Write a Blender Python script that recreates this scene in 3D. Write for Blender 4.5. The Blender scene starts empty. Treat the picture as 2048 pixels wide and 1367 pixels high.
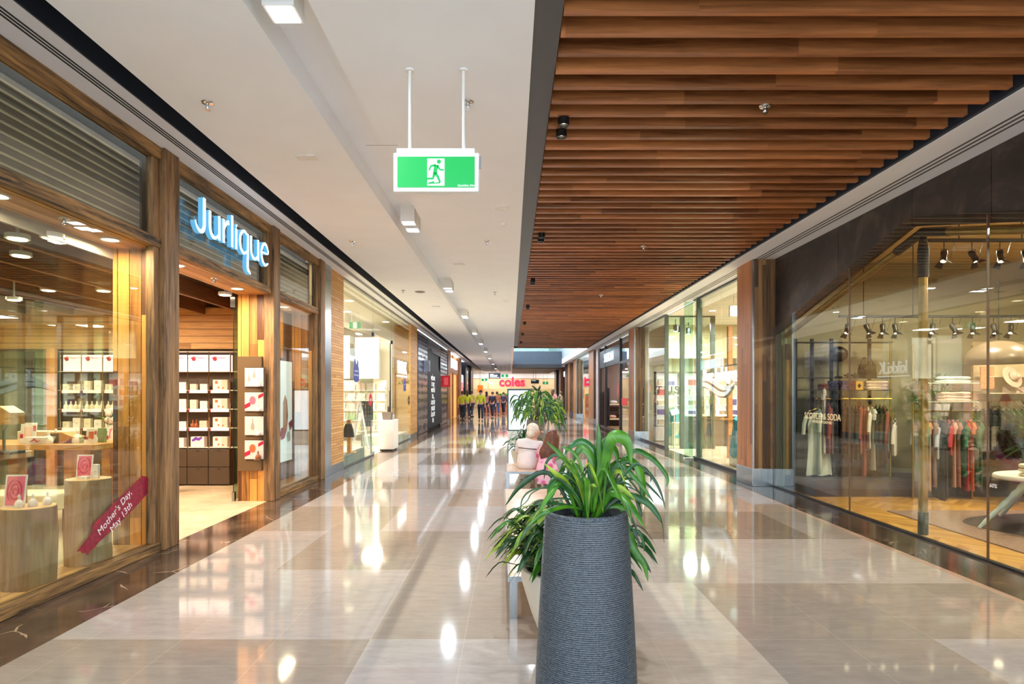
import bpy, math, random
from mathutils import Vector, Matrix, noise
R=random.Random(7); PI=math.pi; V=Vector
sc=bpy.context.scene
# ---------- camera, world, exposure ----------
F=1240.0; VX=1022.0; VY=788.0; H=1.5
cd=bpy.data.cameras.new('camera'); cam=bpy.data.objects.new('camera',cd); sc.collection.objects.link(cam)
cam.location=(0,0,H); cam.rotation_euler=(PI/2,0,0)
cd.sensor_width=36; cd.lens=F/2048*36; cd.shift_x=(1024-VX)/2048; cd.shift_y=(VY-683.5)/2048
cd.clip_start=.05; cd.clip_end=400; sc.camera=cam
w=bpy.data.worlds.new('world'); sc.world=w; w.use_nodes=True
w.node_tree.nodes['Background'].inputs[0].default_value=(.73,.87,1,1)
w.node_tree.nodes['Background'].inputs[1].default_value=3.9
sc.view_settings.view_transform='Standard'; sc.view_settings.look='None'; sc.view_settings.gamma=1
sc.view_settings.exposure=0.34; sc.view_settings.use_curve_mapping=False
sc.cycles.max_bounces=10; sc.cycles.transparent_max_bounces=24; sc.cycles.diffuse_bounces=5; sc.cycles.glossy_bounces=4
sc.cycles.caustics_reflective=False; sc.cycles.caustics_refractive=False
sc.cycles.sample_clamp_indirect=6; sc.cycles.use_denoising=True
COL=sc.collection
def area(x,y,z,sx,sy,power,col=(1,.95,.88),rot=(0,0,0),spread=180):
    l=bpy.data.lights.new('ceiling_area_light','AREA'); l.shape='RECTANGLE'; l.size=sx; l.size_y=sy; l.energy=power; l.color=col; l.spread=math.radians(spread)
    o=bpy.data.objects.new('ceiling_area_light',l); COL.objects.link(o); o.location=(x,y,z); o.rotation_euler=rot; return o
WARM=(1,.80,.55); NEUT=(.88,.945,1); COOL=(.93,.97,1)
TRY=[-6.2,-1.4,3.4,8.1,13.0,17.6,22.4,27.0,32,38,45,53]   # downlight pairs in the ceiling trough
for y in TRY: area(-1.31,y,3.66,.15,.15,24 if y<10 else 62,NEUT)
SPY=[-3.0,1.2,5.05,8.6,12,15.5,19,22.5,26]               # black spot pairs beside the timber battens
for y in SPY: area(.42,y,3.55,.08,.08,34,NEUT)
# shops
for x,y in ((-5.2,3.6),(-6.6,5.4),(-4.9,7.5),(-6.0,8.6),(-7.6,8.2)): area(x,y,2.84,.25,.25,85,WARM)
for y in (4.36,5.6): area(-3.62,y,2.87,.12,.12,26,WARM)
for y in (6.75,8.2): area(-3.62,y,2.87,.12,.12,24,WARM)
area(-3.6,9.9,2.87,.12,.5,26,WARM)
for x,y in ((-5,13.4),(-5.4,17),(-7,15.5),(-4.3,19.2),(-5.4,18.8)): area(x,y,3.5,.5,.5,110,(1,.93,.84))
for x,y,p in ((5.2,4.2,80),(5.6,7.6,95),(7.2,7.4,85),(6.6,5.4,90),(8.6,7.2,80)): area(x,y,3.3,.35,.35,p,(1,.86,.66))
for x,y in ((5.4,12.4),(6.4,16),(5.4,18.2),(8,14)): area(x,y,3.5,.6,.6,230,(1,.96,.90))
for x,y in ((5.6,24),(6.2,28)): area(x,y,3.4,.5,.5,110,(1,.9,.78))
for x,y in ((5.6,34),(5.6,38)): area(x,y,3.4,.5,.5,150,(.9,1,.93))
for x,y in ((-6,60),(0,60),(5,60),(-2,67),(3,67),(0,74)): area(x,y,3.9,5,5,220,(1,.95,.88))
area(1.9,38,7.5,5,12,900,COOL)
# ---------- helpers ----------
def at(px,py,y): return V(((px-VX)/F*y,y,H-(py-VY)/F*y))
def onX(px,py,x):
    y=F*x/(px-VX); return V((x,y,H-(py-VY)/F*y))
WM={}
class MB:
    def __init__(s): s.v=[];s.f=[];s.m=[];s.c=0
    def box(s,x0,x1,y0,y1,z0,z1,M=None):
        b=len(s.v)
        for x,y,z in ((x0,y0,z0),(x1,y0,z0),(x1,y1,z0),(x0,y1,z0),(x0,y0,z1),(x1,y0,z1),(x1,y1,z1),(x0,y1,z1)):
            p=V((x,y,z)); s.v.append(M@p if M else p)
        for q in ((3,2,1,0),(4,5,6,7),(0,1,5,4),(1,2,6,5),(2,3,7,6),(3,0,4,7)): s.f.append([b+i for i in q]); s.m.append(s.c)
        return s
    def loft(s,rings,cap=True,closed=True):
        b=len(s.v); n=len(rings[0])
        for r in rings: s.v+= [V(p) for p in r]
        for i in range(len(rings)-1):
            for j in range(n if closed else n-1):
                k=(j+1)%n; s.f.append([b+i*n+j,b+i*n+k,b+(i+1)*n+k,b+(i+1)*n+j]); s.m.append(s.c)
        if cap and closed:
            s.f.append([b+j for j in range(n)][::-1]); s.f.append([b+(len(rings)-1)*n+j for j in range(n)]); s.m+=[s.c,s.c]
        return s
    def lathe(s,prof,n=24,c=(0,0,0),cap=True,sx=1,sy=1):
        return s.loft([[(c[0]+r*sx*math.cos(2*PI*j/n),c[1]+r*sy*math.sin(2*PI*j/n),c[2]+z) for j in range(n)] for r,z in prof],cap)
    def tube(s,pts,r,n=8):
        pts=[V(p) for p in pts]; rings=[]
        for i,p in enumerate(pts):
            d=(pts[min(i+1,len(pts)-1)]-pts[max(i-1,0)]).normalized()
            u=d.cross(V((0,0,1)) if abs(d.z)<.9 else V((1,0,0))).normalized(); w_=d.cross(u)
            rr=r[i] if isinstance(r,(list,tuple)) else r
            rings.append([p+(u*math.cos(2*PI*j/n)+w_*math.sin(2*PI*j/n))*rr for j in range(n)])
        return s.loft(rings)
    def prism(s,pts,d):
        b=len(s.v); n=len(pts); d=V(d)
        s.v+=[V(p) for p in pts]+[V(p)+d for p in pts]
        s.f.append(list(range(b,b+n))[::-1]); s.f.append(list(range(b+n,b+2*n))); s.m+=[s.c,s.c]
        for i in range(n):
            k=(i+1)%n; s.f.append([b+i,b+k,b+n+k,b+n+i]); s.m.append(s.c)
        return s
    def stroke(s,pts,ws,u,v,o,d):   # variable-width 2D stroke in plane (u,v) at o, thickness d
        P=[V((p[0],p[1])) for p in pts]; L=[];Rr=[]
        for i,p in enumerate(P):
            t=(P[min(i+1,len(P)-1)]-P[max(i-1,0)]).normalized(); nn=V((-t.y,t.x)); ww=ws[i] if isinstance(ws,(list,tuple)) else ws
            L.append(p+nn*ww/2); Rr.append(p-nn*ww/2)
        T=lambda q:o+u*q.x+v*q.y
        b=len(s.v); n=len(P)
        for q in L+Rr: s.v.append(T(q))
        for q in L+Rr: s.v.append(T(q)+V(d))
        for i in range(n-1):
            s.f+= [[b+i,b+i+1,b+n+i+1,b+n+i],[b+2*n+i,b+3*n+i,b+3*n+i+1,b+2*n+i+1],[b+i,b+2*n+i,b+2*n+i+1,b+i+1],[b+n+i,b+n+i+1,b+3*n+i+1,b+3*n+i]]; s.m+=[s.c]*4
        s.f+=[[b,b+n,b+3*n,b+2*n],[b+n-1,b+3*n-1,b+4*n-1,b+2*n-1]]; s.m+=[s.c]*2
        return s
    def ball(s,c,r,n=12,sq=(1,1,1)):
        pr=[(max(1e-4,math.cos(a)),math.sin(a)) for a in [(-.5+i/8)*PI for i in range(9)]]
        return s.loft([[(c[0]+q*r*sq[0]*math.cos(2*PI*j/n),c[1]+q*r*sq[1]*math.sin(2*PI*j/n),c[2]+z*r*sq[2]) for j in range(n)] for q,z in pr])
    def build(s,name,mats,parent=None,smooth=False,bev=0,local=False,sub=0):
        if not isinstance(mats,(list,tuple)): mats=[mats]
        off=V((0,0,0)); vs=s.v
        if parent is None and vs:
            xs=[p.x for p in vs];ys=[p.y for p in vs];zs=[p.z for p in vs]
            off=V(((min(xs)+max(xs))/2,(min(ys)+max(ys))/2,min(zs)))
            vs=[p-off for p in vs]
        me=bpy.data.meshes.new(name); me.from_pydata([tuple(p) for p in vs],[],s.f)
        for m in mats: me.materials.append(m)
        me.polygons.foreach_set('material_index',s.m)
        if smooth: me.polygons.foreach_set('use_smooth',[True]*len(s.f))
        me.update()
        import bmesh
        bm=bmesh.new(); bm.from_mesh(me); bmesh.ops.recalc_face_normals(bm,faces=bm.faces); bm.to_mesh(me); bm.free()
        if smooth: me.set_sharp_from_angle(angle=math.radians(40))
        o=bpy.data.objects.new(name,me); COL.objects.link(o)
        link(o,parent,local); o.location=off if parent is None else (0,0,0)
        if parent is None: WM[o.name]=Matrix.Translation(off)
        if bev: 
            b=o.modifiers.new('b','BEVEL'); b.width=bev; b.segments=2; b.limit_method='ANGLE'
        if sub:
            b=o.modifiers.new('s','SUBSURF'); b.levels=sub; b.render_levels=sub
        return o
def link(o,parent,local=False):
    if parent is not None:
        o.parent=parent
        if local: WM[o.name]=WM[parent.name]
        else: o.matrix_parent_inverse=WM[parent.name].inverted(); WM[o.name]=Matrix()
def tag(o,label=None,cat=None,group=None,kind=None):
    if label: o['label']=label
    if cat: o['category']=cat
    if group: o['group']=group
    if kind: o['kind']=kind
    return o
def E(name,loc,label=None,cat=None,group=None,kind=None,rz=0):
    o=bpy.data.objects.new(name,None); COL.objects.link(o); o.location=loc; o.rotation_euler=(0,0,rz); o.empty_display_size=.1
    WM[o.name]=Matrix.Translation(V(loc))@Matrix.Rotation(rz,4,'Z'); return tag(o,label,cat,group,kind)
def struct(name,mb,mats,**k): return tag(mb.build(name,mats,**k),kind='structure')
def bx(*a): return MB().box(*a)
def copytree(o,parent=None):
    c=o.copy(); COL.objects.link(c)
    if parent is not None: c.parent=parent
    for ch in o.children: copytree(ch,c)
    return c
ORD='first second third fourth fifth sixth seventh eighth ninth tenth eleventh twelfth thirteenth fourteenth fifteenth sixteenth seventeenth eighteenth nineteenth twentieth'.split()
TEN={2:'twenty',3:'thirty',4:'forty',5:'fifty',6:'sixty'}
def ordn(i):
    if i<20: return ORD[i]
    t,u=divmod(i+1,10)
    return (TEN[t][:-1]+'ieth') if u==0 else TEN[t]+'-'+ORD[u-1]
def text(name,body,size,loc,rot,mat,parent=None,ext=.004,align='CENTER',sx=1,shear=0,spacing=1,bold=0):
    c=bpy.data.curves.new(name,'FONT'); c.body=body; c.size=size; c.extrude=ext; c.align_x=align; c.align_y='CENTER'; c.shear=shear; c.space_character=spacing; c.resolution_u=4; c.offset=bold
    c.materials.append(mat); t_=bpy.data.objects.new(name+'_outline',c); me=bpy.data.meshes.new_from_object(t_); bpy.data.objects.remove(t_)
    me.name=name; o=bpy.data.objects.new(name,me); COL.objects.link(o)
    link(o,parent); o.location=loc; o.rotation_euler=rot; o.scale=(sx,1,1); return o
FRONT=(PI/2,0,0)           # reads towards -Y (towards the camera)
TOR=(PI/2,0,PI/2)          # on a left-hand wall, reads towards +X
TOL=(PI/2,0,-PI/2)         # on a right-hand wall, reads towards -X
# ---------- materials ----------
def nt(name):
    m=bpy.data.materials.new(name); m.use_nodes=True; n=m.node_tree; n.nodes.clear()
    out=n.nodes.new('ShaderNodeOutputMaterial'); return m,n.nodes,n.links,out
def srgb(c): return tuple(((x/255)/12.92 if x/255<=.04045 else ((x/255+.055)/1.055)**2.4) for x in c)+(1,)
MC={}
def mat(name,c,rough=.5,metal=0,var=.15,scale=6,bump=0,emit=0,coat=0,st=(1,1,1),c2=None,ecol=None,alpha=None,trans=0):
    if name in MC: return MC[name]
    m,N,L,out=nt(name); p=N.new('ShaderNodeBsdfPrincipled'); L.new(p.outputs[0],out.inputs[0])
    c=srgb(c); c2=srgb(c2) if c2 else tuple(x*(1-var) for x in c[:3])+(1,)
    tc=N.new('ShaderNodeTexCoord'); mp=N.new('ShaderNodeMapping'); mp.inputs['Scale'].default_value=st; L.new(tc.outputs['Object'],mp.inputs[0])
    nz=N.new('ShaderNodeTexNoise'); nz.inputs['Scale'].default_value=scale; nz.inputs['Detail'].default_value=5; L.new(mp.outputs[0],nz.inputs['Vector'])
    rp=N.new('ShaderNodeValToRGB'); rp.color_ramp.elements[0].position=.35; rp.color_ramp.elements[1].position=.65
    rp.color_ramp.elements[0].color=c2; rp.color_ramp.elements[1].color=c; L.new(nz.outputs[0],rp.inputs[0]); L.new(rp.outputs[0],p.inputs['Base Color'])
    p.inputs['Roughness'].default_value=rough; p.inputs['Metallic'].default_value=metal; p.inputs['Coat Weight'].default_value=coat
    if bump:
        b=N.new('ShaderNodeBump'); b.inputs['Strength'].default_value=bump; b.inputs['Distance'].default_value=.01; L.new(nz.outputs[0],b.inputs['Height']); L.new(b.outputs[0],p.inputs['Normal'])
    if emit:
        p.inputs['Emission Color'].default_value=srgb(ecol) if ecol else c; p.inputs['Emission Strength'].default_value=emit
    MC[name]=m; return m
def math_(N,L,op,a,b=None):
    n=N.new('ShaderNodeMath'); n.operation=op
    for i,x in enumerate((a,b)):
        if x is None: continue
        if isinstance(x,(int,float)): n.inputs[i].default_value=x
        else: L.new(x,n.inputs[i])
    return n.outputs[0]
def wood(name,cd_,cl,grain='z',plank=None,rough=.5,scale=3.0,knots=0,gap=.004,bump=.3,pv=.5,rng=(.28,.72)):
    """grain axis; plank=(axis,width)"""
    m,N,L,out=nt(name); p=N.new('ShaderNodeBsdfPrincipled'); L.new(p.outputs[0],out.inputs[0])
    g=N.new('ShaderNodeNewGeometry'); sep=N.new('ShaderNodeSeparateXYZ'); L.new(g.outputs['Position'],sep.inputs[0])
    ax='xyz'.index(grain); st=[14,14,14]; st[ax]=.9
    vec=g.outputs['Position']; wn=None
    if plank:
        a,wd=plank; t=math_(N,L,'DIVIDE',sep.outputs['xyz'.index(a)],wd); fl=math_(N,L,'FLOOR',t); fr=math_(N,L,'FRACT',t)
        sl=math_(N,L,'DIVIDE',sep.outputs[ax],1.9); wn0=N.new('ShaderNodeTexWhiteNoise'); wn0.noise_dimensions='1D'; L.new(fl,wn0.inputs['W'])
        sl=math_(N,L,'ADD',sl,wn0.outputs[0]); sf=math_(N,L,'FLOOR',sl); cb=math_(N,L,'MULTIPLY',sf,17.3); cb=math_(N,L,'ADD',cb,fl)
        wn=N.new('ShaderNodeTexWhiteNoise'); wn.noise_dimensions='1D'; L.new(cb,wn.inputs['W'])
        off=N.new('ShaderNodeCombineXYZ')
        for i in range(3): L.new(math_(N,L,'MULTIPLY',wn.outputs[0],37+9*i),off.inputs[i])
        ad=N.new('ShaderNodeVectorMath'); L.new(g.outputs['Position'],ad.inputs[0]); L.new(off.outputs[0],ad.inputs[1]); vec=ad.outputs[0]
    mp=N.new('ShaderNodeMapping'); mp.inputs['Scale'].default_value=st; L.new(vec,mp.inputs[0])
    nz=N.new('ShaderNodeTexNoise'); nz.inputs['Scale'].default_value=scale; nz.inputs['Detail'].default_value=8; nz.inputs['Roughness'].default_value=.65; nz.inputs['Distortion'].default_value=.6; L.new(mp.outputs[0],nz.inputs['Vector'])
    big=N.new('ShaderNodeTexNoise'); big.inputs['Scale'].default_value=.35*scale; big.inputs['Detail'].default_value=3; L.new(mp.outputs[0],big.inputs['Vector'])
    f=math_(N,L,'ADD',math_(N,L,'MULTIPLY',nz.outputs[0],.6),math_(N,L,'MULTIPLY',big.outputs[0],.4))
    if wn: f=math_(N,L,'ADD',f,math_(N,L,'MULTIPLY',math_(N,L,'SUBTRACT',wn.outputs[0],.5),pv*.5))
    if knots:
        vo=N.new('ShaderNodeTexVoronoi'); vo.inputs['Scale'].default_value=knots; L.new(vec,vo.inputs['Vector'])
        k=N.new('ShaderNodeMapRange'); k.inputs[1].default_value=.06; k.inputs[2].default_value=.16; k.inputs[3].default_value=-.35; k.inputs[4].default_value=0; L.new(vo.outputs['Distance'],k.inputs[0]); f=math_(N,L,'ADD',f,k.outputs[0])
    rp=N.new('ShaderNodeValToRGB'); e=rp.color_ramp.elements; e[0].position=rng[0]; e[1].position=rng[1]; e[0].color=srgb(cd_); e[1].color=srgb(cl); L.new(f,rp.inputs[0])
    col=rp.outputs[0]; hgt=nz.outputs[0]
    if plank and gap:
        ed=math_(N,L,'MINIMUM',fr,math_(N,L,'SUBTRACT',1,fr)); lt=math_(N,L,'GREATER_THAN',ed,gap/wd)
        mx=N.new('ShaderNodeMix'); mx.data_type='RGBA'; L.new(lt,mx.inputs[0]); mx.inputs[6].default_value=tuple(x*.25 for x in srgb(cd_)[:3])+(1,); L.new(col,mx.inputs[7]); col=mx.outputs[2]
    L.new(col,p.inputs['Base Color']); p.inputs['Roughness'].default_value=rough
    if bump:
        b=N.new('ShaderNodeBump'); b.inputs['Strength'].default_value=bump; b.inputs['Distance'].default_value=.004; L.new(hgt,b.inputs['Height']); L.new(b.outputs[0],p.inputs['Normal'])
    return m
def glass(name,tint=(240,247,243),f0=.05,boost=.96,pw=5):
    m,N,L,out=nt(name); lw=N.new('ShaderNodeLayerWeight'); lw.inputs[0].default_value=.5
    f=math_(N,L,'ADD',math_(N,L,'MULTIPLY',math_(N,L,'POWER',lw.outputs['Facing'],pw),boost-f0),f0)
    t=N.new('ShaderNodeBsdfTransparent'); t.inputs[0].default_value=srgb(tint); g=N.new('ShaderNodeBsdfGlossy'); g.inputs['Roughness'].default_value=.0; g.inputs[0].default_value=(1,1,1,1)
    mx=N.new('ShaderNodeMixShader'); L.new(f,mx.inputs[0]); L.new(t.outputs[0],mx.inputs[1]); L.new(g.outputs[0],mx.inputs[2]); L.new(mx.outputs[0],out.inputs[0]); return m
def stone(name,c1,c2,rough,vein=None,vs=1.5,tile=None):
    m,N,L,out=nt(name); p=N.new('ShaderNodeBsdfPrincipled'); L.new(p.outputs[0],out.inputs[0]); g=N.new('ShaderNodeNewGeometry')
    nz=N.new('ShaderNodeTexNoise'); nz.inputs['Scale'].default_value=2.3; nz.inputs['Detail'].default_value=8; nz.inputs['Roughness'].default_value=.65; L.new(g.outputs['Position'],nz.inputs['Vector'])
    rp=N.new('ShaderNodeValToRGB'); e=rp.color_ramp.elements; e[0].position=.35; e[1].position=.65; e[0].color=srgb(c1); e[1].color=srgb(c2); L.new(nz.outputs[0],rp.inputs[0]); col=rp.outputs[0]
    if vein:
        dn=N.new('ShaderNodeTexNoise'); dn.inputs['Scale'].default_value=1.6; dn.inputs['Detail'].default_value=4; L.new(g.outputs['Position'],dn.inputs['Vector'])
        mxv=N.new('ShaderNodeMix'); mxv.data_type='VECTOR'; mxv.inputs[0].default_value=.35; L.new(g.outputs['Position'],mxv.inputs[4]); L.new(dn.outputs['Color'],mxv.inputs[5])
        vo=N.new('ShaderNodeTexVoronoi'); vo.feature='DISTANCE_TO_EDGE'; vo.inputs['Scale'].default_value=vs*1.5; L.new(mxv.outputs[1],vo.inputs['Vector'])
        n2=N.new('ShaderNodeTexNoise'); n2.inputs['Scale'].default_value=3; L.new(g.outputs['Position'],n2.inputs['Vector'])
        a=math_(N,L,'LESS_THAN',vo.outputs['Distance'],math_(N,L,'MULTIPLY',math_(N,L,'SUBTRACT',n2.outputs[0],.48),.06))
        mx=N.new('ShaderNodeMix'); mx.data_type='RGBA'; L.new(math_(N,L,'MULTIPLY',a,.7),mx.inputs[0]); L.new(col,mx.inputs[6]); mx.inputs[7].default_value=srgb(vein); col=mx.outputs[2]
    if tile:
        sep=N.new('ShaderNodeSeparateXYZ'); L.new(g.outputs['Position'],sep.inputs[0]); r=None
        for i,(wd,o_) in enumerate(tile[:2]):
            fr=math_(N,L,'FRACT',math_(N,L,'DIVIDE',math_(N,L,'SUBTRACT',sep.outputs[i],o_-100*wd),wd)); ed=math_(N,L,'MINIMUM',fr,math_(N,L,'SUBTRACT',1,fr))
            q=math_(N,L,'LESS_THAN',ed,.0016/wd); r=q if r is None else math_(N,L,'MAXIMUM',r,q)
        mx=N.new('ShaderNodeMix'); mx.data_type='RGBA'; L.new(math_(N,L,'MULTIPLY',r,.6),mx.inputs[0]); L.new(col,mx.inputs[6]); mx.inputs[7].default_value=srgb(tile[2]); col=mx.outputs[2]
    L.new(col,p.inputs['Base Color']); p.inputs['Roughness'].default_value=rough; return m
WH=mat('white_paint',(240,243,247),.6,var=.03,scale=2)
WH2=mat('white_gloss',(235,233,228),.25,var=.03)
CREAM=mat('cream_paint',(224,208,178),.6,var=.05,scale=1)
DARK=mat('dark_void',(38,38,40),.8,var=.2)
DGREY=mat('dark_grey_paint',(74,74,76),.45,var=.05)
NAVY=mat('dark_slot',(40,48,62),.6,var=.1)
BLK=mat('black_metal',(26,26,28),.35,metal=.3,var=.2)
STEEL=mat('brushed_steel',(176,180,182),.24,metal=1,var=.15,scale=3,st=(20,20,1))
CHROME=mat('chrome',(205,205,205),.1,metal=1,var=.05)
BRASS=mat('brass',(190,150,60),.28,metal=1,var=.2)
LIT=mat('lamp_lens',(255,255,255),.4,emit=7,ecol=(255,246,232),var=0)
LITC=mat('cool_lamp_lens',(255,255,255),.4,emit=7,ecol=(236,246,255),var=0)
LITW=mat('warm_lamp_lens',(255,255,255),.4,emit=7,ecol=(255,232,190),var=0)
GL=glass('clear_glass',f0=.035); GLG=glass('green_edge_glass',(216,236,226),.06); GLR=glass('shopfront_glass',(239,243,239),.045,.96,4)
OLD=wood('weathered_timber',(34,22,14),(190,142,84),'y',None,.65,2.6,bump=.7,rng=(.38,.64))
OLDV=wood('weathered_post_timber',(40,27,18),(176,132,84),'z',None,.6,2.6,bump=.7,rng=(.36,.64))
HONEYV=wood('honey_planks_upright',(84,42,12),(232,162,78),'z',('x',.115),.5,1.6,bump=.3,pv=1.1)
HONEYY=wood('honey_soffit_boards',(140,90,42),(216,164,104),'y',('x',.14),.55,1.6,pv=.5)
HONEYX=wood('honey_wall_boards',(150,96,44),(232,180,112),'x',('z',.118),.55,1.4,pv=.5)
LIGHTW=wood('light_timber',(178,128,72),(226,180,120),'y',('x',.13),.45,1.6,pv=.3)
TABLEW=wood('table_timber',(150,92,40),(222,160,88),'x',None,.45,1.6)
PINEL=wood('pine_batten_wall',(176,112,48),(232,184,116),'y',('z',.052),.5,1.2,knots=2.2,pv=.3,gap=.003)
PINEX=wood('pine_batten_return',(186,120,46),(240,190,112),'x',('z',.052),.5,1.2,knots=2.2,pv=.3,gap=.003)
MERB=wood('batten_timber',(100,56,26),(206,132,76),'x',('y',.2196),.36,2.0,gap=0,pv=.5,bump=.15)
COLX=wood('column_cladding',(86,62,40),(176,132,84),'z',('x',.065),.42,1.6,gap=.001,pv=1.0,bump=.1)
COLY=wood('column_cladding_side',(124,74,46),(196,132,84),'z',('y',.14),.42,1.6,gap=.001,pv=.7,bump=.1)
LOGM=wood('log_bark_wood',(112,78,44),(206,166,116),'z',None,.7,1.4,bump=.7)
LOGT=mat('log_end_grain',(222,184,132),.6,var=.2,scale=12)
LEAF=mat('leaf_green',(78,134,26),.33,scale=10,c2=(26,80,16)); LEAFD=mat('leaf_dark_green',(44,92,40),.4,scale=9,c2=(22,54,26)); LEAFY=mat('leaf_yellow_green',(158,182,46),.45,scale=9,c2=(66,112,34)); LEAFB=mat('leaf_brown_dry',(112,86,44),.6)
SOIL=mat('potting_soil',(48,34,24),.9,var=.6,scale=40,bump=1)
# ---------- floor ----------
def floor_mesh():
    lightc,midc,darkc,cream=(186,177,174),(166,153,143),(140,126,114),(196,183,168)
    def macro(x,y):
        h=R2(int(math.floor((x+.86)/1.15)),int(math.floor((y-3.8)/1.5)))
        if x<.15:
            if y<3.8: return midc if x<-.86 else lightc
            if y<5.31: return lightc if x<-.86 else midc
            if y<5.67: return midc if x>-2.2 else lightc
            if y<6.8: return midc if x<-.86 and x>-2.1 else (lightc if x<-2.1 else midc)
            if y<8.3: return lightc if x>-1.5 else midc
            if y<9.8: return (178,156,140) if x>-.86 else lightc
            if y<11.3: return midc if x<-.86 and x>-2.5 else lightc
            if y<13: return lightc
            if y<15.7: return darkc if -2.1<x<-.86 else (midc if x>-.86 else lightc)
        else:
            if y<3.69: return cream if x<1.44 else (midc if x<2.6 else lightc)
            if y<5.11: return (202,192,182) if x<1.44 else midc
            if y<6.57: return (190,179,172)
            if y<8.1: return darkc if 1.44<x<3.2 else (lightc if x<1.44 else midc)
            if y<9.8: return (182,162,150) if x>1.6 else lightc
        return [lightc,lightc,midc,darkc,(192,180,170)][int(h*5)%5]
    def R2(i,j): return math.modf(abs(math.sin(i*12.98+j*78.23)*43758.5))[0]
    xs=[-2.81]+[-.86+.575*k for k in range(-3,8)]+[3.66]; y0=-6.7; ny=190; dy=.375
    ys=[3.8+dy*(k-28) for k in range(ny)]+[82]
    v=[];f=[];cols=[]
    for j in range(len(ys)-1):
        for i in range(len(xs)-1):
            b=len(v); v+=[(xs[i],ys[j],0),(xs[i+1],ys[j],0),(xs[i+1],ys[j+1],0),(xs[i],ys[j+1],0)]; f.append((b,b+1,b+2,b+3))
            c=macro((xs[i]+xs[i+1])/2,(ys[j]+ys[j+1])/2); k=1+(R2(i*3+1,j*7+2)-.5)*.07; kk=1+(R2(i+5,j+9)-.5)*.05
            cols+=[tuple(a*k*(kk if n==0 else 1) for n,a in enumerate(srgb([min(255,q) for q in c])[:3]))+(1,)]*4
    me=bpy.data.meshes.new('floor'); me.from_pydata(v,[],f); ca=me.color_attributes.new('tile','FLOAT_COLOR','CORNER')
    for i,c in enumerate(cols): ca.data[i].color=c
    m,N,L,out=nt('polished_stone_tile'); p=N.new('ShaderNodeBsdfPrincipled'); L.new(p.outputs[0],out.inputs[0])
    at_=N.new('ShaderNodeVertexColor'); at_.layer_name='tile'; g=N.new('ShaderNodeNewGeometry'); sep=N.new('ShaderNodeSeparateXYZ'); L.new(g.outputs['Position'],sep.inputs[0])
    mp=N.new('ShaderNodeMapping'); mp.inputs['Scale'].default_value=(1,3,1); L.new(g.outputs['Position'],mp.inputs[0])
    nz=N.new('ShaderNodeTexNoise'); nz.inputs['Scale'].default_value=5; nz.inputs['Detail'].default_value=9; nz.inputs['Roughness'].default_value=.7; L.new(mp.outputs[0],nz.inputs['Vector'])
    mr=N.new('ShaderNodeMapRange'); mr.inputs[1].default_value=.3; mr.inputs[2].default_value=.7; mr.inputs[3].default_value=.84; mr.inputs[4].default_value=1.08; L.new(nz.outputs[0],mr.inputs[0])
    r=None
    for i,(wd,o_) in enumerate(((.575,-.86),(.375,3.8))):
        fr=math_(N,L,'FRACT',math_(N,L,'DIVIDE',math_(N,L,'SUBTRACT',sep.outputs[i],o_-100*wd),wd)); ed=math_(N,L,'MINIMUM',fr,math_(N,L,'SUBTRACT',1,fr)); q=math_(N,L,'LESS_THAN',ed,.0015/wd); r=q if r is None else math_(N,L,'MAXIMUM',r,q)
    mul=N.new('ShaderNodeMix'); mul.data_type='RGBA'; mul.blend_type='MULTIPLY'; mul.inputs[0].default_value=1; L.new(at_.outputs[0],mul.inputs[6]); L.new(mr.outputs[0],mul.inputs[7])
    mx=N.new('ShaderNodeMix'); mx.data_type='RGBA'; L.new(math_(N,L,'MULTIPLY',r,.35),mx.inputs[0]); L.new(mul.outputs[2],mx.inputs[6]); mx.inputs[7].default_value=srgb((232,222,208)); L.new(mx.outputs[2],p.inputs['Base Color'])
    p.inputs['Roughness'].default_value=.065; p.inputs['Specular IOR Level'].default_value=.6; p.inputs['Coat Weight'].default_value=.2; p.inputs['Coat Roughness'].default_value=.04
    me.materials.append(m); o=bpy.data.objects.new('floor',me); COL.objects.link(o); tag(o,kind='structure')
floor_mesh()
MARB=stone('brown_marble',(60,46,38),(110,88,74),.1,(206,178,150),1.3,((.6,-2.81),(.6,0),(50,36,30)))
MARD=stone('dark_marble',(46,36,32),(88,72,62),.1,(150,130,110),1.0,((.6,3.69),(.6,0),(36,30,28)))
struct('floor_marble_border',bx(-3.42,-2.81,-6.7,82,-.03,.0),MARB)
struct('floor_edge_strip',bx(3.66,3.73,-6.7,82,-.03,.0),stone('pink_stone_edge',(168,140,124),(196,168,150),.1))
struct('floor_dark_border',bx(3.73,4.3,-6.7,82,-.03,.0),MARD)
SHOPT=stone('shop_floor_tile',(206,184,152),(228,208,178),.25,None,1,((.6,0),(.3,0),(150,130,104)))
struct('floor_cosmetics_shop',bx(-9.5,-3.42,-.5,10.9,-.03,0),SHOPT)
struct('floor_gift_shop',bx(-9.5,-3.42,10.9,21,-.03,0),stone('pale_shop_floor',(214,198,176),(232,218,198),.2))
struct('floor_tea_shop',bx(-9.5,-3.42,21,82,-.03,0),mat('dark_shop_floor',(70,62,56),.2))
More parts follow.
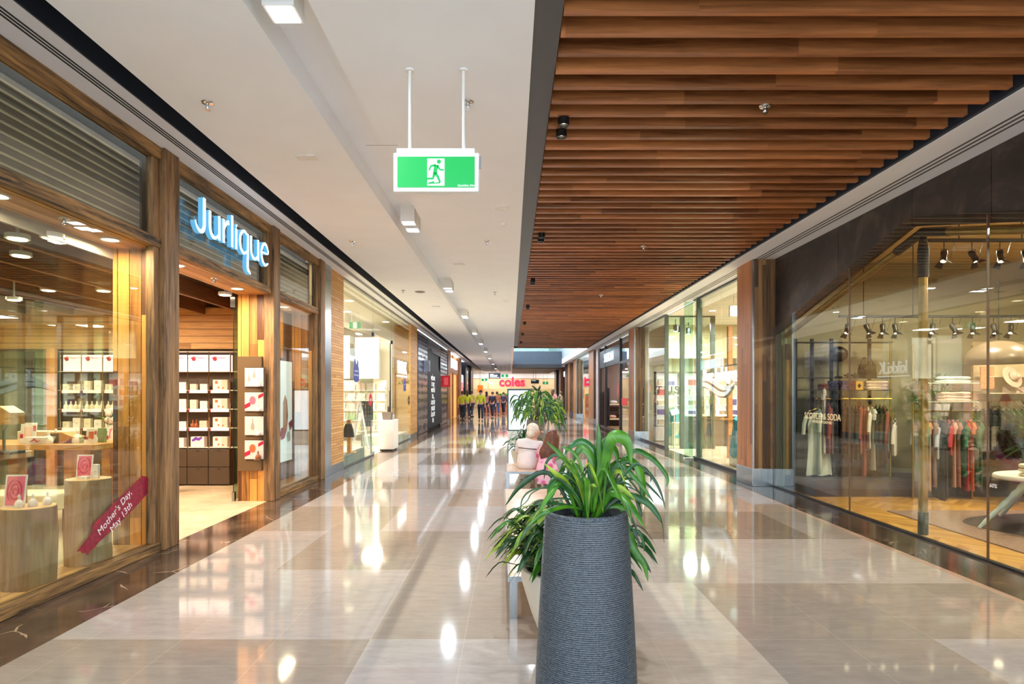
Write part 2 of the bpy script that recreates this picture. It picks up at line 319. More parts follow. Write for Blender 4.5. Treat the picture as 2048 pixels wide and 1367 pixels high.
def parquet():
    m,N,L,out=nt('herringbone_parquet'); p=N.new('ShaderNodeBsdfPrincipled'); L.new(p.outputs[0],out.inputs[0]); g=N.new('ShaderNodeNewGeometry'); sep=N.new('ShaderNodeSeparateXYZ'); L.new(g.outputs['Position'],sep.inputs[0])
    xx=math_(N,L,'DIVIDE',sep.outputs[0],.32); zig=math_(N,L,'PINGPONG',sep.outputs[0],.32); t=math_(N,L,'DIVIDE',math_(N,L,'ADD',sep.outputs[1],zig),.085); fl=math_(N,L,'ADD',math_(N,L,'FLOOR',t),math_(N,L,'MULTIPLY',math_(N,L,'FLOOR',xx),31.7))
    wn=N.new('ShaderNodeTexWhiteNoise'); wn.noise_dimensions='1D'; L.new(fl,wn.inputs['W']); rp=N.new('ShaderNodeValToRGB'); e=rp.color_ramp.elements; e[0].color=srgb((166,116,46)); e[1].color=srgb((214,164,82)); L.new(wn.outputs[0],rp.inputs[0]); L.new(rp.outputs[0],p.inputs['Base Color']); p.inputs['Roughness'].default_value=.3; return m
struct('floor_clothing_shop',bx(4.3,11,-.5,10.15,-.03,0),parquet())
struct('floor_beauty_shop',bx(4.3,11,10.15,20.3,-.03,0),stone('beauty_shop_floor',(206,186,156),(228,210,184),.2))
struct('floor_bedding_shop',bx(4.3,11,20.3,82,-.03,0),mat('bedding_shop_floor',(150,120,90),.25))
struct('floor_far_court',bx(-9.5,11,82,95,-.03,0),SHOPT)
# ---------- ceilings ----------
Z=3.70; ZL=3.87; Y0,Y1=-6.6,60
cb=MB()
cb.box(-2.60,-1.50,Y0,Y1,Z,Z+.3); cb.box(-1.136,.135,Y0,Y1,Z,Z+.3); cb.box(-1.50,-1.136,Y0,Y1,Z+.19,Z+.3)
struct('ceiling',cb,WH)
struct('ceiling_soffit',bx(-3.40,-3.0,Y0,62,ZL,ZL+.12),WH)
s=MB(); s.box(-2.99,-2.60,Y0,62,4.25,4.3); s.box(-2.999,-2.985,Y0,62,ZL+.002,4.25); s.box(-2.6,-2.57,Y0,60,Z+.301,4.25)
struct('ceiling_shadow_gap',s,NAVY)
g=MB(); 
for x in (-3.19,-3.16,-3.13): g.box(x,x+.014,Y0,61,ZL-.004,ZL-.0005)
struct('trim_1',g,mat('diffuser_slot',(44,38,34),.7))
struct('trim_2',bx(.135,.30,Y0,28.6,Z+.012,Z+.3),DGREY)
struct('ceiling_soffit_shops',bx(3.69,4.32,Y0,62,Z,Z+.35),WH)
g=MB()
for x in (3.97,4.03,4.09): g.box(x,x+.02,Y0,61,Z-.004,Z-.0005)
struct('trim_3',g,mat('diffuser_slot_grey',(92,84,78),.6))
struct('ceiling_void_above_battens',bx(.135,3.69,Y0,29.35,4.05,4.1),DARK)
s=MB(); s.box(3.655,3.69,Y0,29.35,Z+.01,4.05); struct('trim_4',s,NAVY)
struct('ceiling_opening_edge',bx(.135,3.69,29.3,29.38,Z-.02,4.2),mat('timber_edge',(112,70,40),.5))
# timber batten ceiling
bt=E('timber_batten_ceiling',(1.95,13,Z),'large ceiling panel of brown timber battens running crosswise above the walkway','ceiling panel')
SY=3.557-10*.2196; nb=0; rest=MB(); proto=None
order=list(range(0,128))
for k in order:
    y=SY+k*.2196
    if k<108 and k>=8:
        m_=bx(.305,3.59,y,y+.052,Z,Z+.13); m_.build('batten',MERB,bt)
    else: rest.box(.305,3.59,y,y+.052,Z,Z+.13)
tag(rest.build('far_battens',MERB,bt),kind='stuff')
# white edge of the ceiling beyond the battens
struct('ceiling_white_fascia',bx(-.0,.135,28.6,60,Z-.03,Z-.001),WH2)
# open void and upper level
UP=MB(); UP.box(.135,3.69,45,45.3,3.68,4.62); struct('wall_upper_edge',UP,mat('navy_bulkhead',(52,66,80),.35))
struct('wall_upper_underside',bx(.135,3.69,44.96,47,3.42,3.68),mat('black_soffit',(32,28,28),.5))
struct('window_upper_balustrade',bx(.2,3.6,45.02,45.04,4.64,5.6),GLG)
struct('trim_5',bx(.2,3.6,45,45.06,5.6,5.66),STEEL)
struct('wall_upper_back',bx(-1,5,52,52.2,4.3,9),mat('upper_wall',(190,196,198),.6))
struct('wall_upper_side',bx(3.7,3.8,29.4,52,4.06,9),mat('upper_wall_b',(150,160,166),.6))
struct('ceiling_upper',bx(-1,5,29,52,8.9,9),WH)
struct('ceiling_cross_court',bx(-9,11,47,95,3.95,4.3),WH)
struct('ceiling_far_panel',bx(.1,3.7,47,60,3.5,3.94),mat('far_soffit',(176,160,146),.5))
struct('trim_6',bx(.6,3.6,61,69,3.88,3.94),mat('red_timber_ceiling_panel',(196,116,86),.5))
# ---------- ceiling fixtures ----------
def downlight(y,i):
    e=E('ceiling_downlight',(-1.31,y,Z+.19),f'white square double downlight in the ceiling trough, {ordn(i)} along from the camera','ceiling light','square downlights in the ceiling trough')
    for d in (-.17,.17):
        h=MB(); h.box(-.09,.09,d-.09,d+.09,-.205,0) ; h.c=0; o=h.build('housing',WH2,e,local=True)
        MB().box(-.074,.074,d-.074,d+.074,-.209,-.2051).build('lens',LITC,o,local=True)
for i,y in enumerate(TRY): 
    if y>0: downlight(y,i-2)
def spot(y,i):
    e=E('ceiling_spot',(.42,y,Z),f'{ordn(i)} pair of small black cylinder spots along the timber batten edge','ceiling light','black spots beside the battens')
    for d in (-.11,.12):
        m_=MB(); m_.lathe([(.045,.1),(.045,-.06),(.036,-.06),(.03,-.02),(.0301,-.02)],16,(0,d,0)); o=m_.build('housing',BLK,e,smooth=True,local=True)
        MB().lathe([(.028,-.035),(.028,-.03)],16,(0,d,0)).build('lens',LITW,o,local=True)
for i,y in enumerate(SPY): 
    if y>2: spot(y,i-2)
# sprinklers
sp0=None
def sprk(px,py,z,i,what):
    global sp0
    y=F*(z-H)/(VY-py); x=(px-VX)/F*y
    lab=f'small chrome fire sprinkler {what}'
    if sp0 is None:
        sp0=E('fire_sprinkler',(x,y,z),lab,'sprinkler','ceiling sprinklers')
        MB().lathe([(.0,0),(.045,0),(.04,-.008),(.012,-.012),(.012,-.035),(.006,-.05),(0,-.05)],14,(0,0,0)).build('escutcheon',CHROME,sp0,smooth=True,local=True)
        MB().lathe([(.022,-.058),(.022,-.054)],12).tube([(.01,0,-.03),(.016,0,-.055)],.003,6).tube([(-.01,0,-.03),(-.016,0,-.055)],.003,6).build('deflector',CHROME,sp0,local=True)
    else:
        c=copytree(sp0); c.location=(x,y,z); c['label']=lab
for i,a in enumerate(((415,205,Z,'in the white ceiling above the cosmetics shop'),(936,204,Z,'beside the rod of the hanging exit sign'),(705,482,Z,'in the white ceiling above the gift shop window'),(975,482,Z,'in the white ceiling left of the batten edge, nearer of two'),(990,584,Z,'in the white ceiling left of the batten edge, farther of two'),(806,580,Z,'in the white ceiling above the pine return wall'),(1530,212,Z,'between the timber battens, nearest the camera'),(1287,492,Z,'between the timber battens, midway along'),(1202,590,Z,'between the timber battens, farthest away'),(128,436,2.9,'in the honey timber soffit of the large shop window'),(428,556,2.9,'in the timber soffit above the shop door'))): sprk(a[0],a[1],a[2],i,a[3])
def disc(px,py,r,name,lab,cat,m=WH2,h=.02,ell=1):
    y=F*(Z-H)/(VY-py); x=(px-VX)/F*y
    o=MB().lathe([(r,0),(r*.96,-h*.5),(r*.55,-h),(0.001,-h)],28,(x,y,Z),sy=ell).build(name,m,smooth=True); tag(o,lab,cat)
disc(1005,414,.09,'ceiling_speaker','white round speaker grille in the ceiling near the exit sign','speaker')
disc(1006,447,.045,'smoke_detector','small white round detector just beyond the ceiling speaker','detector',h=.03)
disc(1012,600,.09,'ceiling_speaker','white round speaker grille in the ceiling, far from the exit sign','speaker')
disc(840,583,.11,'air_vent','dark round vent in the white ceiling beyond the shops','vent',m=mat('vent_dark',(120,112,104),.5))
for px,py,l in ((613,314,'over the cosmetics shop entrance'),(918,527,'past the exit sign'),(872,612,'above the gift shop return wall')):
    y=F*(Z-H)/(VY-py); x=(px-VX)/F*y
    e=E('ceiling_access_plate',(x,y,Z),f'flat white rectangular cover plate on the ceiling {l}','cover plate','ceiling cover plates')
    for d in (-.05,.05): MB().box(d-.045,d+.045,-.06,.06,-.008,0).build('cover',WH2,e,local=True,bev=.003)
struct('trim_7',bx(-1.28,-1.0,*(lambda y:(y,y+.006))(F*(Z-H)/(VY-290)),Z-.001,Z),mat('pencil_line',(150,146,142),.6))
# ---------- hanging exit sign ----------
GRN=mat('exit_green',(0,140,62),.4,emit=.55,ecol=(0,176,84),var=0); EWH=mat('exit_white',(240,248,244),.4,emit=.5,ecol=(226,244,236),var=0)
def running_man(mb,o,s,d):   # figure ~1 high, u=x v=z
    u=V((1,0,0)); v=V((0,0,1)); S=lambda P,w_: mb.stroke([(p[0]*s,p[1]*s) for p in P],[q*s for q in w_] if isinstance(w_,list) else w_*s,u,v,o,d)
    n=14; mb.prism([o+u*(.12*s+.085*s*math.cos(2*PI*i/n))+v*(.40*s+.085*s*math.sin(2*PI*i/n)) for i in range(n)],d)
    S([(.02,.26),(-.04,-.06)],[.17,.15]); S([(.0,.27),(-.2,.22),(-.27,.05)],[.09,.07,.06]); S([(.05,.26),(.16,.08),(.32,.07)],[.09,.07,.06])
    S([(-.03,-.04),(.08,-.2),(.17,-.42)],[.13,.1,.075]); S([(-.05,-.04),(-.12,-.27),(-.42,-.28)],[.13,.09,.07])
def exit_sign(name,lab,c,wd,ht,rods,cat='exit sign',small=False,cols=(GRN,EWH)):
    x,y,z=c; e=E(name,(x,y,z-ht/2),lab,cat)
    t=.07
    bx(x-wd/2,x+wd/2,y,y+t,z-ht/2,z+ht/2).build('housing',WH2,e,bev=.006)
    b=.028 if not small else .02
    if small: b=wd*.04
    bx(x-wd/2+b,x+wd/2-b,y-.004,y-.0002,z-ht/2+b,z+ht/2-b).build('green_panel',cols[0],e)
    hh=ht-2*b; pw=hh*.28
    pan=bx(x-pw,x+pw,y-.007,y-.0042,z-hh*.45,z+hh*.43).build('door_symbol',cols[1],e)
    if not small:
        m_=MB(); running_man(m_,V((x,y-.0102,z-.0)),hh*.82,V((0,.003,0))); m_.build('running_figure',cols[0],e)
        m_=MB(); m_.prism([(x-pw*.9,y-.0102,z-hh*.36),(x-pw*.2,y-.0102,z-hh*.30),(x-pw*.2,y-.0102,z-hh*.36),(x+pw*.5,y-.0102,z-hh*.33),(x+pw*.5,y-.0102,z-hh*.38),(x-pw*.9,y-.0102,z-hh*.40)],(0,.003,0)); m_.build('threshold_symbol',cols[0],e)
        text('maker_mark','Quicklite 24m',.020,(x+wd*.355,y-.008,z-hh*.45),FRONT,EWH,e,.0005)
        bx(x-wd/2+.02,x+wd/2-.03,y+.015,y+.055,z+ht/2,z+ht/2+.035).build('top_rail',WH2,e)
        for dx in rods: 
            q=MB().tube([(x+dx,y+.035,z+ht/2+.03),(x+dx,y+.035,Z)],.011,10); q.lathe([(.03,-.012),(.03,0)],16,(x+dx,y+.035,Z-.0)); q.build('hanging_rod',WH2,e,smooth=True)
    else:
        for dx in rods: MB().tube([(x+dx,y+.035,z+ht/2),(x+dx,y+.035,Z+.2)],.012,6).build('hanging_rod',WH2,e)
a_=at(872,344,4.17)
exit_sign('hanging_exit_sign','large lit green exit sign with white running figure hanging from two white rods',(a_.x,a_.y,a_.z),.575,.262,(-.182,.182))
bx(a_.x+.2877,a_.x+.305,a_.y+.03,a_.y+.05,a_.z+.04,a_.z+.12).build('side_bracket',STEEL,bpy.data.objects['hanging_exit_sign'])
# ================= LEFT: cosmetics shop =================
XF=-3.36; XG=-3.44; XB=-3.84
def window_bay(n,y0,y1,glass_m,lower=True):
    w=E(f'window_{n}',(XG,(y0+y1)/2,0),kind='structure')
    f=MB(); f.box(-3.46,XF,y0,y1,3.75,ZL); f.box(-3.46,XF,y0,y1,2.90,3.0)
    if lower: f.box(-3.48,XF,y0,y1,0,.085)
    f.build('window_frame',OLD,w,bev=.006)
    for a,b in ((y0,y0+.10),(y1-.10,y1)):
        f=MB(); f.box(-3.455,XF-.015,a,b,3.0,3.75)
        if lower: f.box(-3.455,XF-.015,a,b,.085,2.90)
        f.build('frame_stile',OLDV,w,bev=.006)
    bx(XG-.006,XG+.006,y0+.1,y1-.1,3.0,3.75).build('upper_pane',GLR,w)
    p=MB(); p.box(-3.60,-3.57,y0,y1,3.0,3.75); p.c=1
    for k in range(10): p.box(-3.569,-3.559,y0+.02,y1-.02,3.03+k*.073,3.048+k*.073)
    p.build('shutter_slats',[mat('shutter_dark',(150,134,122),.5,metal=.2),mat('shutter_edge',(236,212,180),.4,metal=.2)],w)
    if lower:
        bx(XG-.006,XG+.006,y0+.1,y1-.1,.085,2.9).build('pane',GLR,w)
    return w
window_bay(1,-.6,5.96,GLR)
window_bay(2,6.22,8.70,GLR,False)
window_bay(3,8.94,10.85,GLR)
for y in (-.3,4.15): struct('window_joint',bx(XG+.0061,XG+.010,y,y+.012,.085,2.9),mat('silicone_joint',(60,54,46),.4))
for i,(a,b,wh) in enumerate(((5.96,6.22,'between the large display window and the shop door'),(8.70,8.94,'on the far jamb of the cosmetics shop door'),(10.85,11.10,'at the far end of the cosmetics shopfront beside the steel trim'))):
    tag(bx(-3.47,-3.325,a,b,0,ZL).build('timber_post',OLDV,bev=.008),f'weathered brown timber post {wh}','post','weathered shopfront posts')
# soffits, window boxes and return walls
struct('ceiling_window_soffit',bx(XB-.0,-3.456,-.6,10.85,2.9,2.96),HONEYY)
def ret(n,y0,y1,x0=XB,x1=-3.47,z0=.0): return struct(n,bx(x0,x1,y0,y1,z0,2.9),HONEYV)
ret('wall_window_return',5.98,6.2,x1=-3.4705); ret('wall_door_jamb',8.72,8.92,x1=-3.4705); ret('wall_window_return_far',10.87,11.0)
struct('wall_poster_backing',bx(XB-.1,XB-.02,8.93,10.86,0,2.9),HONEYV)
struct('floor_window_platform',bx(XB,-3.481,-.6,5.97,.0,.05),LIGHTW)
struct('floor_window_platform_far',bx(XB,-3.481,8.95,10.86,.0,.07),LIGHTW)
w=E('window_4',(XB,3,.05),kind='structure'); bx(XB-.012,XB-.002,-.6,4.12,.0,2.8).build('pane',GL,w); bx(XB-.012,XB-.002,4.135,5.975,.0,2.8).build('pane',GL,w); bx(XB-.02,XB+.01,-.6,5.975,2.80,2.9).build('header_rail',mat('frosted_header',(176,170,158),.35,var=.05),w)
# soffit downlights
for i,(y,wh) in enumerate(((4.36,'near the vertical glass joint of the large window'),(5.6,'near the planked return of the large window'),(6.72,'just inside the near side of the shop doorway'),(8.2,'just inside the far side of the shop doorway'),(9.9,'above the light box poster window'))):
    e=E('recessed_downlight',(-3.62,y,2.9),f'round recessed downlight in the soffit {wh}','ceiling light','soffit downlights')
    MB().lathe([(.085,0),(.085,-.008),(.07,-.01),(.07,0)],24).build('trim_ring',WH2,e,smooth=True,local=True); MB().lathe([(.069,-.006),(.069,-.001)],24).build('lens',LITW,e,local=True)
# shop shell
struct('wall_shop_back',bx(-9.5,XB-.1,10.42,10.5,2.26,2.96),HONEYX)
struct('wall_shop_back_upper',bx(-9.5,XB,10.5,10.9,0,3.9),mat('shop_dark_wall',(92,72,52),.6))
struct('wall_shop_side',bx(-9.5,-9.4,-.5,10.5,0,3.4),HONEYX)
struct('wall_shop_near',bx(-9.5,-3.47,-.7,-.6,0,3.87),HONEYX)
struct('ceiling_cosmetics_shop',bx(-9.4,XB,-.6,10.5,3.35,3.4),mat('shop_ceiling_dark',(58,46,36),.7))
struct('wall_over_shopfront',bx(-3.75,-3.61,-.7,11.1,2.961,3.87),mat('over_front',(60,50,42),.7))
BEAM=wood('ceiling_beam_timber',(60,38,22),(150,98,52),'y',None,.6,2)
for i in range(7):
    x=-4.39-.735*i
    tag(bx(x-.06,x,-.5,10.4,2.84,3.06).build('ceiling_beam',BEAM,bev=.004),f'dark timber ceiling beam inside the cosmetics shop, {ordn(i)} in from the shopfront','beam','shop ceiling beams')
for i,(px,py,y) in enumerate(((35,478,5.2),(105,476,5.2),(42,512,6.0),(97,581,8.0),(207,582,8.0),(28,600,8.2),(450,590,8.6))):
    a=at(px,py,y); 
    e=E('round_downlight',(a.x,a.y,a.z),f'{ordn(i)} round warm downlight between the dark ceiling beams','ceiling light','shop beam downlights')
    MB().lathe([(.07,0),(.07,-.006)],20).build('lens',LITW,e,local=True); MB().lathe([(.09,.001),(.09,.04),(.02,.05),(.012,.05),(.012,3.35-a.z)],20).build('housing',WH2,e,smooth=True,local=True)
# illuminated lettering
SGN=mat('sign_letter_face',(255,255,255),.4,emit=1.6,ecol=(226,240,255),var=0); SGS=mat('sign_letter_halo',(120,190,230),.4,emit=.45,ecol=(90,180,230),var=0)
sg=E('illuminated_shop_sign',(-3.30,7.6,3.1),'glowing white lettering reading Jurlique on the louvred panel over the shop door','sign')
LET={'J':[([(-.03,.15),(.01,.05),(.08,-.01),(.16,.01),(.20,.12),(.205,.35),(.205,.68)],[.015,.035,.055,.075,.085,.09,.08])],
'u':[([(.0,.5),(.0,.2),(.03,.07),(.10,.0),(.18,.02),(.25,.10)],[.07,.075,.07,.06,.045,.03]),([(.27,.5),(.27,.0)],.07)],
'r':[([(.0,.5),(.0,.0)],.07),([(.02,.3),(.08,.43),(.16,.49)],[.03,.06,.09])],
'l':[([(.0,.69),(.0,.0)],.07)],'i':[([(.0,.46),(.0,.0)],.07),([(.0,.50),(.012,.53),(.03,.555)],[.05,.03,.01])],
'q':[([(.27,.46),(.15,.51),(.04,.42),(.0,.25),(.04,.07),(.14,.0),(.24,.08)],[.04,.05,.065,.075,.065,.05,.03]),([(.28,.5),(.275,0),(.27,-.28),(.30,-.34),(.38,-.41)],[.06,.075,.08,.07,.01])],
'e':[([(.03,.27),(.27,.30),(.24,.44),(.15,.51),(.05,.43),(.0,.25),(.05,.06),(.16,-.02),(.28,.06)],[.03,.035,.05,.055,.065,.075,.065,.05,.02])]}
def smooth(P,W_):
    n=len(P); W_=W_ if isinstance(W_,list) else [W_]*n
    if n<3: return P,W_
    O=[];Q=[]
    for i in range(n-1):
        p0,p1,p2,p3=P[max(i-1,0)],P[i],P[i+1],P[min(i+2,n-1)]
        for k in range(5):
            t=k/5; f=lambda a,b,c,d:.5*(2*b+(c-a)*t+(2*a-5*b+4*c-d)*t*t+(3*b-a-3*c+d)*t**3)
            O.append((f(p0[0],p1[0],p2[0],p3[0]),f(p0[1],p1[1],p2[1],p3[1]))); Q.append(W_[i]*(1-t)+W_[i+1]*t)
    return O+[P[-1]],Q+[W_[-1]]
WJ=.46; xx=0; S_=.54
for ch,adv in zip('Jurlique',(.36,.40,.27,.13,.13,.40,.40,.36)):
    bk=MB(); fr=MB()
    for P,W_ in LET[ch]:
        P,W_=smooth(P,W_); W_=[q*1.1 for q in W_]; P=[(p[0]*1.5,p[1]) for p in P]
        P=[((p[0]+xx)*S_,p[1]*S_) for p in P]; o_=V((-3.30,6.50,3.24))
        bk.stroke(P,[q*S_+.008 for q in W_],V((0,1,0)),V((0,0,1)),o_,V((-.05,0,0))); fr.stroke(P,[q*S_ for q in W_],V((0,1,0)),V((0,0,1)),o_+V((.006,0,0)),V((-.004,0,0)))
    l=bk.build('letter',SGS,sg); fr.build('letter_face',SGN,l); xx+=adv*1.50
bx(-3.362,-3.352,6.6,8.5,3.30,3.33).build('mounting_rail',mat('rail_dark',(60,60,64),.4),sg)
# display shelving on the back wall
SHD=mat('shelving_brown',(74,58,44),.5,var=.1); SHW=mat('shelf_white',(232,216,204),.4,var=.03); SHP=mat('lit_shelf_strip',(250,236,228),.4,emit=.35,ecol=(255,236,220))
ds=E('display_shelving',(-5.9,10.3,0),'tall dark brown display shelving with white shelves along the back of the cosmetics shop','shelving')
X0,X1=-7.45,-4.40; YB=10.33
bx(X0,X1,YB+.05,YB+.08,.63,2.21).build('back_panel',SHD,ds)
for i in range(9):
    x=-4.62-.35*i; bx(x-.008,x+.008,YB-.13,YB-.118,.6,2.2).build('upright',CHROME,ds)
for z in (.63,.95,1.26,1.57,1.88,2.205): bx(X0,X1,YB-.13,YB+.05,z-.012 if z<2.2 else z-.006,z).build('shelf',SHW,ds)
for z in (.95,1.26,1.57):
    for i in range(8):
        x=-4.62-.35*i; q=MB(); q.box(x-.33,x-.02,YB-.137,YB-.131,z-.05,z-.0); o=q.build('price_strip',SHP,ds); MB().box(x-.33,x-.315,YB-.139,YB-.1371,z-.05,z).build('red_marker',mat('marker_red',(196,48,70),.5),o)
for i in range(9):
    x=-4.62-.35*i
    for a,b in ((.02,.30),(.31,.60)): 
        d=bx(x-.345,x-.005,YB-.15,YB+.05,a,b).build('drawer_front',SHD,ds,bev=.003); bx(x-.2,x-.15,YB-.158,YB-.1502,b-.03,b-.02).build('handle',BLK,d)
# products
def pmat(n,c,**k): return mat('product_'+n,c,.45,var=.04,**k)
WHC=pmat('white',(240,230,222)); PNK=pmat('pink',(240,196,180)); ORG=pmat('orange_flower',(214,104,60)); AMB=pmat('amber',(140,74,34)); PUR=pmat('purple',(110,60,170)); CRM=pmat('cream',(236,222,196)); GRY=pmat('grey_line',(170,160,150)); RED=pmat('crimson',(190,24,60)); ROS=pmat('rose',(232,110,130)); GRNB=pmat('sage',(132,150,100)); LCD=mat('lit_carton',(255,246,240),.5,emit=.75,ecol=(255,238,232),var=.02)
def carton(x,y,z,w,d,h,kind,lab,cat='box',grp=None,rz=0,name='product_carton'):
    e=E(name,(x,y,z),lab,cat,grp,rz=rz); m={'pink':PNK,'floral':PNK,'purple':PUR,'lit':LCD,'cream':CRM}.get(kind,WHC)
    bx(-w/2,w/2,-d/2,d/2,0,h).build('carton',WHC if kind in('floral','purple') else m,e,local=True,bev=.002)
    q=MB()
    if kind=='floral':
        q.box(w*.1,w*.48,-d/2-.002,-d/2,.01,h*.98); q.build('pink_band',PNK,e,local=True); q=MB()
        for a,b,r in ((-.25,.75,.16),(-.1,.25,.1),(.2,.2,.09)): q.prism([(w*a+r*h*math.cos(t*PI/4)*(1.2 if t%2 else .8),-d/2-.004,h*b+r*h*math.sin(t*PI/4)*(1.2 if t%2 else .8)) for t in range(8)],(0,.0018,0))
        q.build('flower_print',ORG,e,local=True)
    elif kind=='purple':
        q.stroke([(-.4*w,.6*h),(-.1*w,.85*h),(.1*w,.75*h),(.35*w,.95*h)],[.03,.06,.05,.03],V((1,0,0)),V((0,0,1)),V((0,-d/2-.003,0)),V((0,.0028,0))); q.build('ribbon',PUR,e,local=True)
    elif kind=='lit':
        q.stroke([(-.46*w,.78*h),(-.3*w,.9*h),(0,.8*h),(.45*w,.84*h)],[.02,.008,.012,.006],V((1,0,0)),V((0,0,1)),V((0,-d/2-.003,0)),V((0,.0028,0)))
        q.ball((-.3*w,-d/2-.002,.75*h),.035,8,(1,.05,1)); q.build('red_bow_print',RED,e,local=True)
    else:
        q.box(-w*.2,w*.25,-d/2-.0015,-d/2,h*.45,h*.5); q.box(-w*.15,w*.1,-d/2-.0015,-d/2,h*.3,h*.33); q.build('print_line',GRY,e,local=True)
    return e
def bottle(x,y,z,h,m,lab,grp=None,name='pump_bottle',capm=None,cat='bottle'):
    e=E(name,(x,y,z),lab,cat,grp); r=h*.3
    MB().lathe([(r*.9,0),(r,h*.06),(r,h*.32),(r*.72,h*.5),(r*.3,h*.62),(r*.26,h*.75),(0.001,h*.75)],18).build('body',m,e,smooth=True,local=True)
    MB().lathe([(r*.3,h*.751),(r*.34,h*.8),(r*.2,h*.95),(r*.1,h),(0.001,h)],12).build('cap',capm or m,e,smooth=True,local=True); return e
row=['bottom','second lowest','middle','top']; zr=[.63,.95,1.26,1.57]
bn=['first','second','third','fourth','fifth','sixth','seventh','eighth']
for i in range(8):
    xc=-4.80-.35*i; G='products on the back wall shelving'
    carton(xc,YB-.03,1.88,.31,.1,.27,'lit',f'glowing white gift box with red bow high shelf, {bn[i]} bay from door post','box','glowing gift boxes',name='gift_box')
    for r in range(4):
        z=zr[r]; L=lambda t:f'{t}, {row[r]} shelf, {bn[i]} bay from door post'
        if i in (0,):
            carton(xc,YB-.05,z,.24,.1,.17,'floral',L('white carton with orange flower print'),grp=G)
        elif i==1 and r==0: carton(xc-.02,YB-.05,z,.22,.12,.17,'purple',L('white gift box tied with a purple ribbon'),grp=G)
        elif i==1 and r==1:
            for k in range(2): bottle(xc-.11+.06*k,YB-.08,z,.13,AMB,L(f'{["outer","inner"][k]} small amber glass jar of a row'),G,'amber_jar')
            for k in range(2): carton(xc+.07,YB-.07,z+.058*k,.12,.07,.055,'pink',L(f'{["lower","upper"][k]} small pink brown carton of a stack'),grp=G)
        elif r==0: carton(xc,YB-.05,z,.2,.1,.15,'white',L('wide white carton with grey print'),grp=G)
        else:
            if i>=4 and r==2:
                for k in range(4): bottle(xc-.12+.08*k,YB-.06,z,.13,CRM,L(f'{bn[k]} cream domed bottle in its row'),G,'cream_bottle')
            else:
                h1=.10+.05*((i+r)%2)
                carton(xc-.1,YB-.06,z,.11,.07,h1,'cream',L('small cream carton at the near side'),grp=G)
                carton(xc+.07,YB-.05,z,.12,.08,.16-.03*((i*2+r)%3),'white',L('upright white carton at the far side'),grp=G)
# timber wall posts left of the shelving
for i,x in enumerate((-7.52,-8.6)):
    tag(bx(x-.07,x+.07,10.12,10.19,0,2.255).build('timber_pier',wood(f'pier{i}',(150,92,44),(226,164,96),'z',None,.5,1.5),bev=.004),['honey timber pier beside the display shelving at the back of the shop','honey timber pier deepest inside the cosmetics shop'][i],'post')
dk=E('interior_partition',(-8.0,10.35,0),'dark green tinted glass partition with a black post behind the display tables','partition'); bx(-8.5,-7.6,10.3,10.33,0,2.2).build('pane',mat('dark_green_panel',(88,92,66),.3),dk); bx(-8.02,-7.9,10.22,10.29,0,2.2).build('post',BLK,dk)
# door
d=E('door_1',(-3.9,8.7,0),kind='structure'); bx(-3.90,-3.885,8.70,9.5,.02,2.85).build('pane',GLG,d); bx(-3.91,-3.875,8.68,8.74,.0,.13).build('patch_fitting',STEEL,d); bx(-3.93,-3.865,8.68,8.74,2.72,2.86).build('patch_fitting',STEEL,d)
bx(-3.895,-3.889,8.69,8.699,.13,2.72).build('edge_strip',BLK,d)
# merchandise panel on the jamb
mp=E('merchandise_panel',(-3.64,8.7,.43),'brown wall panel with four square product cards on the timber door jamb','display panel')
bx(-3.815,-3.485,8.66,8.718,.43,2.03).build('board',mat('panel_brown',(106,82,54),.4,var=.05),mp,bev=.004)
for k,py in enumerate((754,803,851,899)):
    a=at(508,py,8.64); 
    c=bx(a.x-.13,a.x+.13,8.64,8.657,a.z-.13,a.z+.13).build('product_card',mat('card_pink',(232,212,206),.5,var=.02),mp,bev=.004)
    bx(a.x-.115,a.x+.155,8.6575,8.6595,a.z-.155,a.z+.14).build('painted_card_shadow',mat('card_shadow_brown',(74,56,38),.5),mp)  # dark sheet offset behind the card, a drop shadow painted in
    q=MB()
    if k%2: q.prism([(a.x-.13,8.639,a.z-.10),(a.x-.05,8.639,a.z-.06),(a.x-.05,8.639,a.z+.0),(a.x-.13,8.639,a.z-.04)],(0,-.001,0)); q.prism([(a.x+.06,8.639,a.z+.04),(a.x+.13,8.639,a.z+.08),(a.x+.13,8.639,a.z+.125),(a.x+.06,8.639,a.z+.09)],(0,-.001,0)); q.build('red_ribbon_print',RED,c); q=MB(); q.prism([(a.x-.05+.045*math.cos(t)+.03,8.638,a.z+.02+.06*math.sin(t)) for t in [j*PI/5 for j in range(10)]],(0,-.001,0)); q.build('flower_print',[ROS,ORG][k//2],c)
    else:
        for dx,dz,s in ((-.02,.02,1),) if k==2 else ((0,.05,.8),(-.07,0,.7)): q.lathe([(.022*s,-.07*s),(.026*s,-.03*s),(.02*s,.0),(.008*s,.025*s),(.007*s,.08*s)],10,(a.x+dx,8.638,a.z+dz),sy=.1)
        q.build('bottle_print',GRY,c)
    bx(a.x+.02,a.x+.11,8.58,8.64,a.z-.137,a.z-.13).build('clear_ledge',CHROME,c)
    b=bottle(a.x+.07,8.605,a.z-.13,[.13,.10,.10,.12][k],[WHC,WHC,WHC,AMB][k],f'{["tall white tube bottle","round white bottle","white pump bottle","amber dropper bottle"][k]} on the {["top","second","third","lowest"][k]} card of the brown panel','products on the merchandise panel')
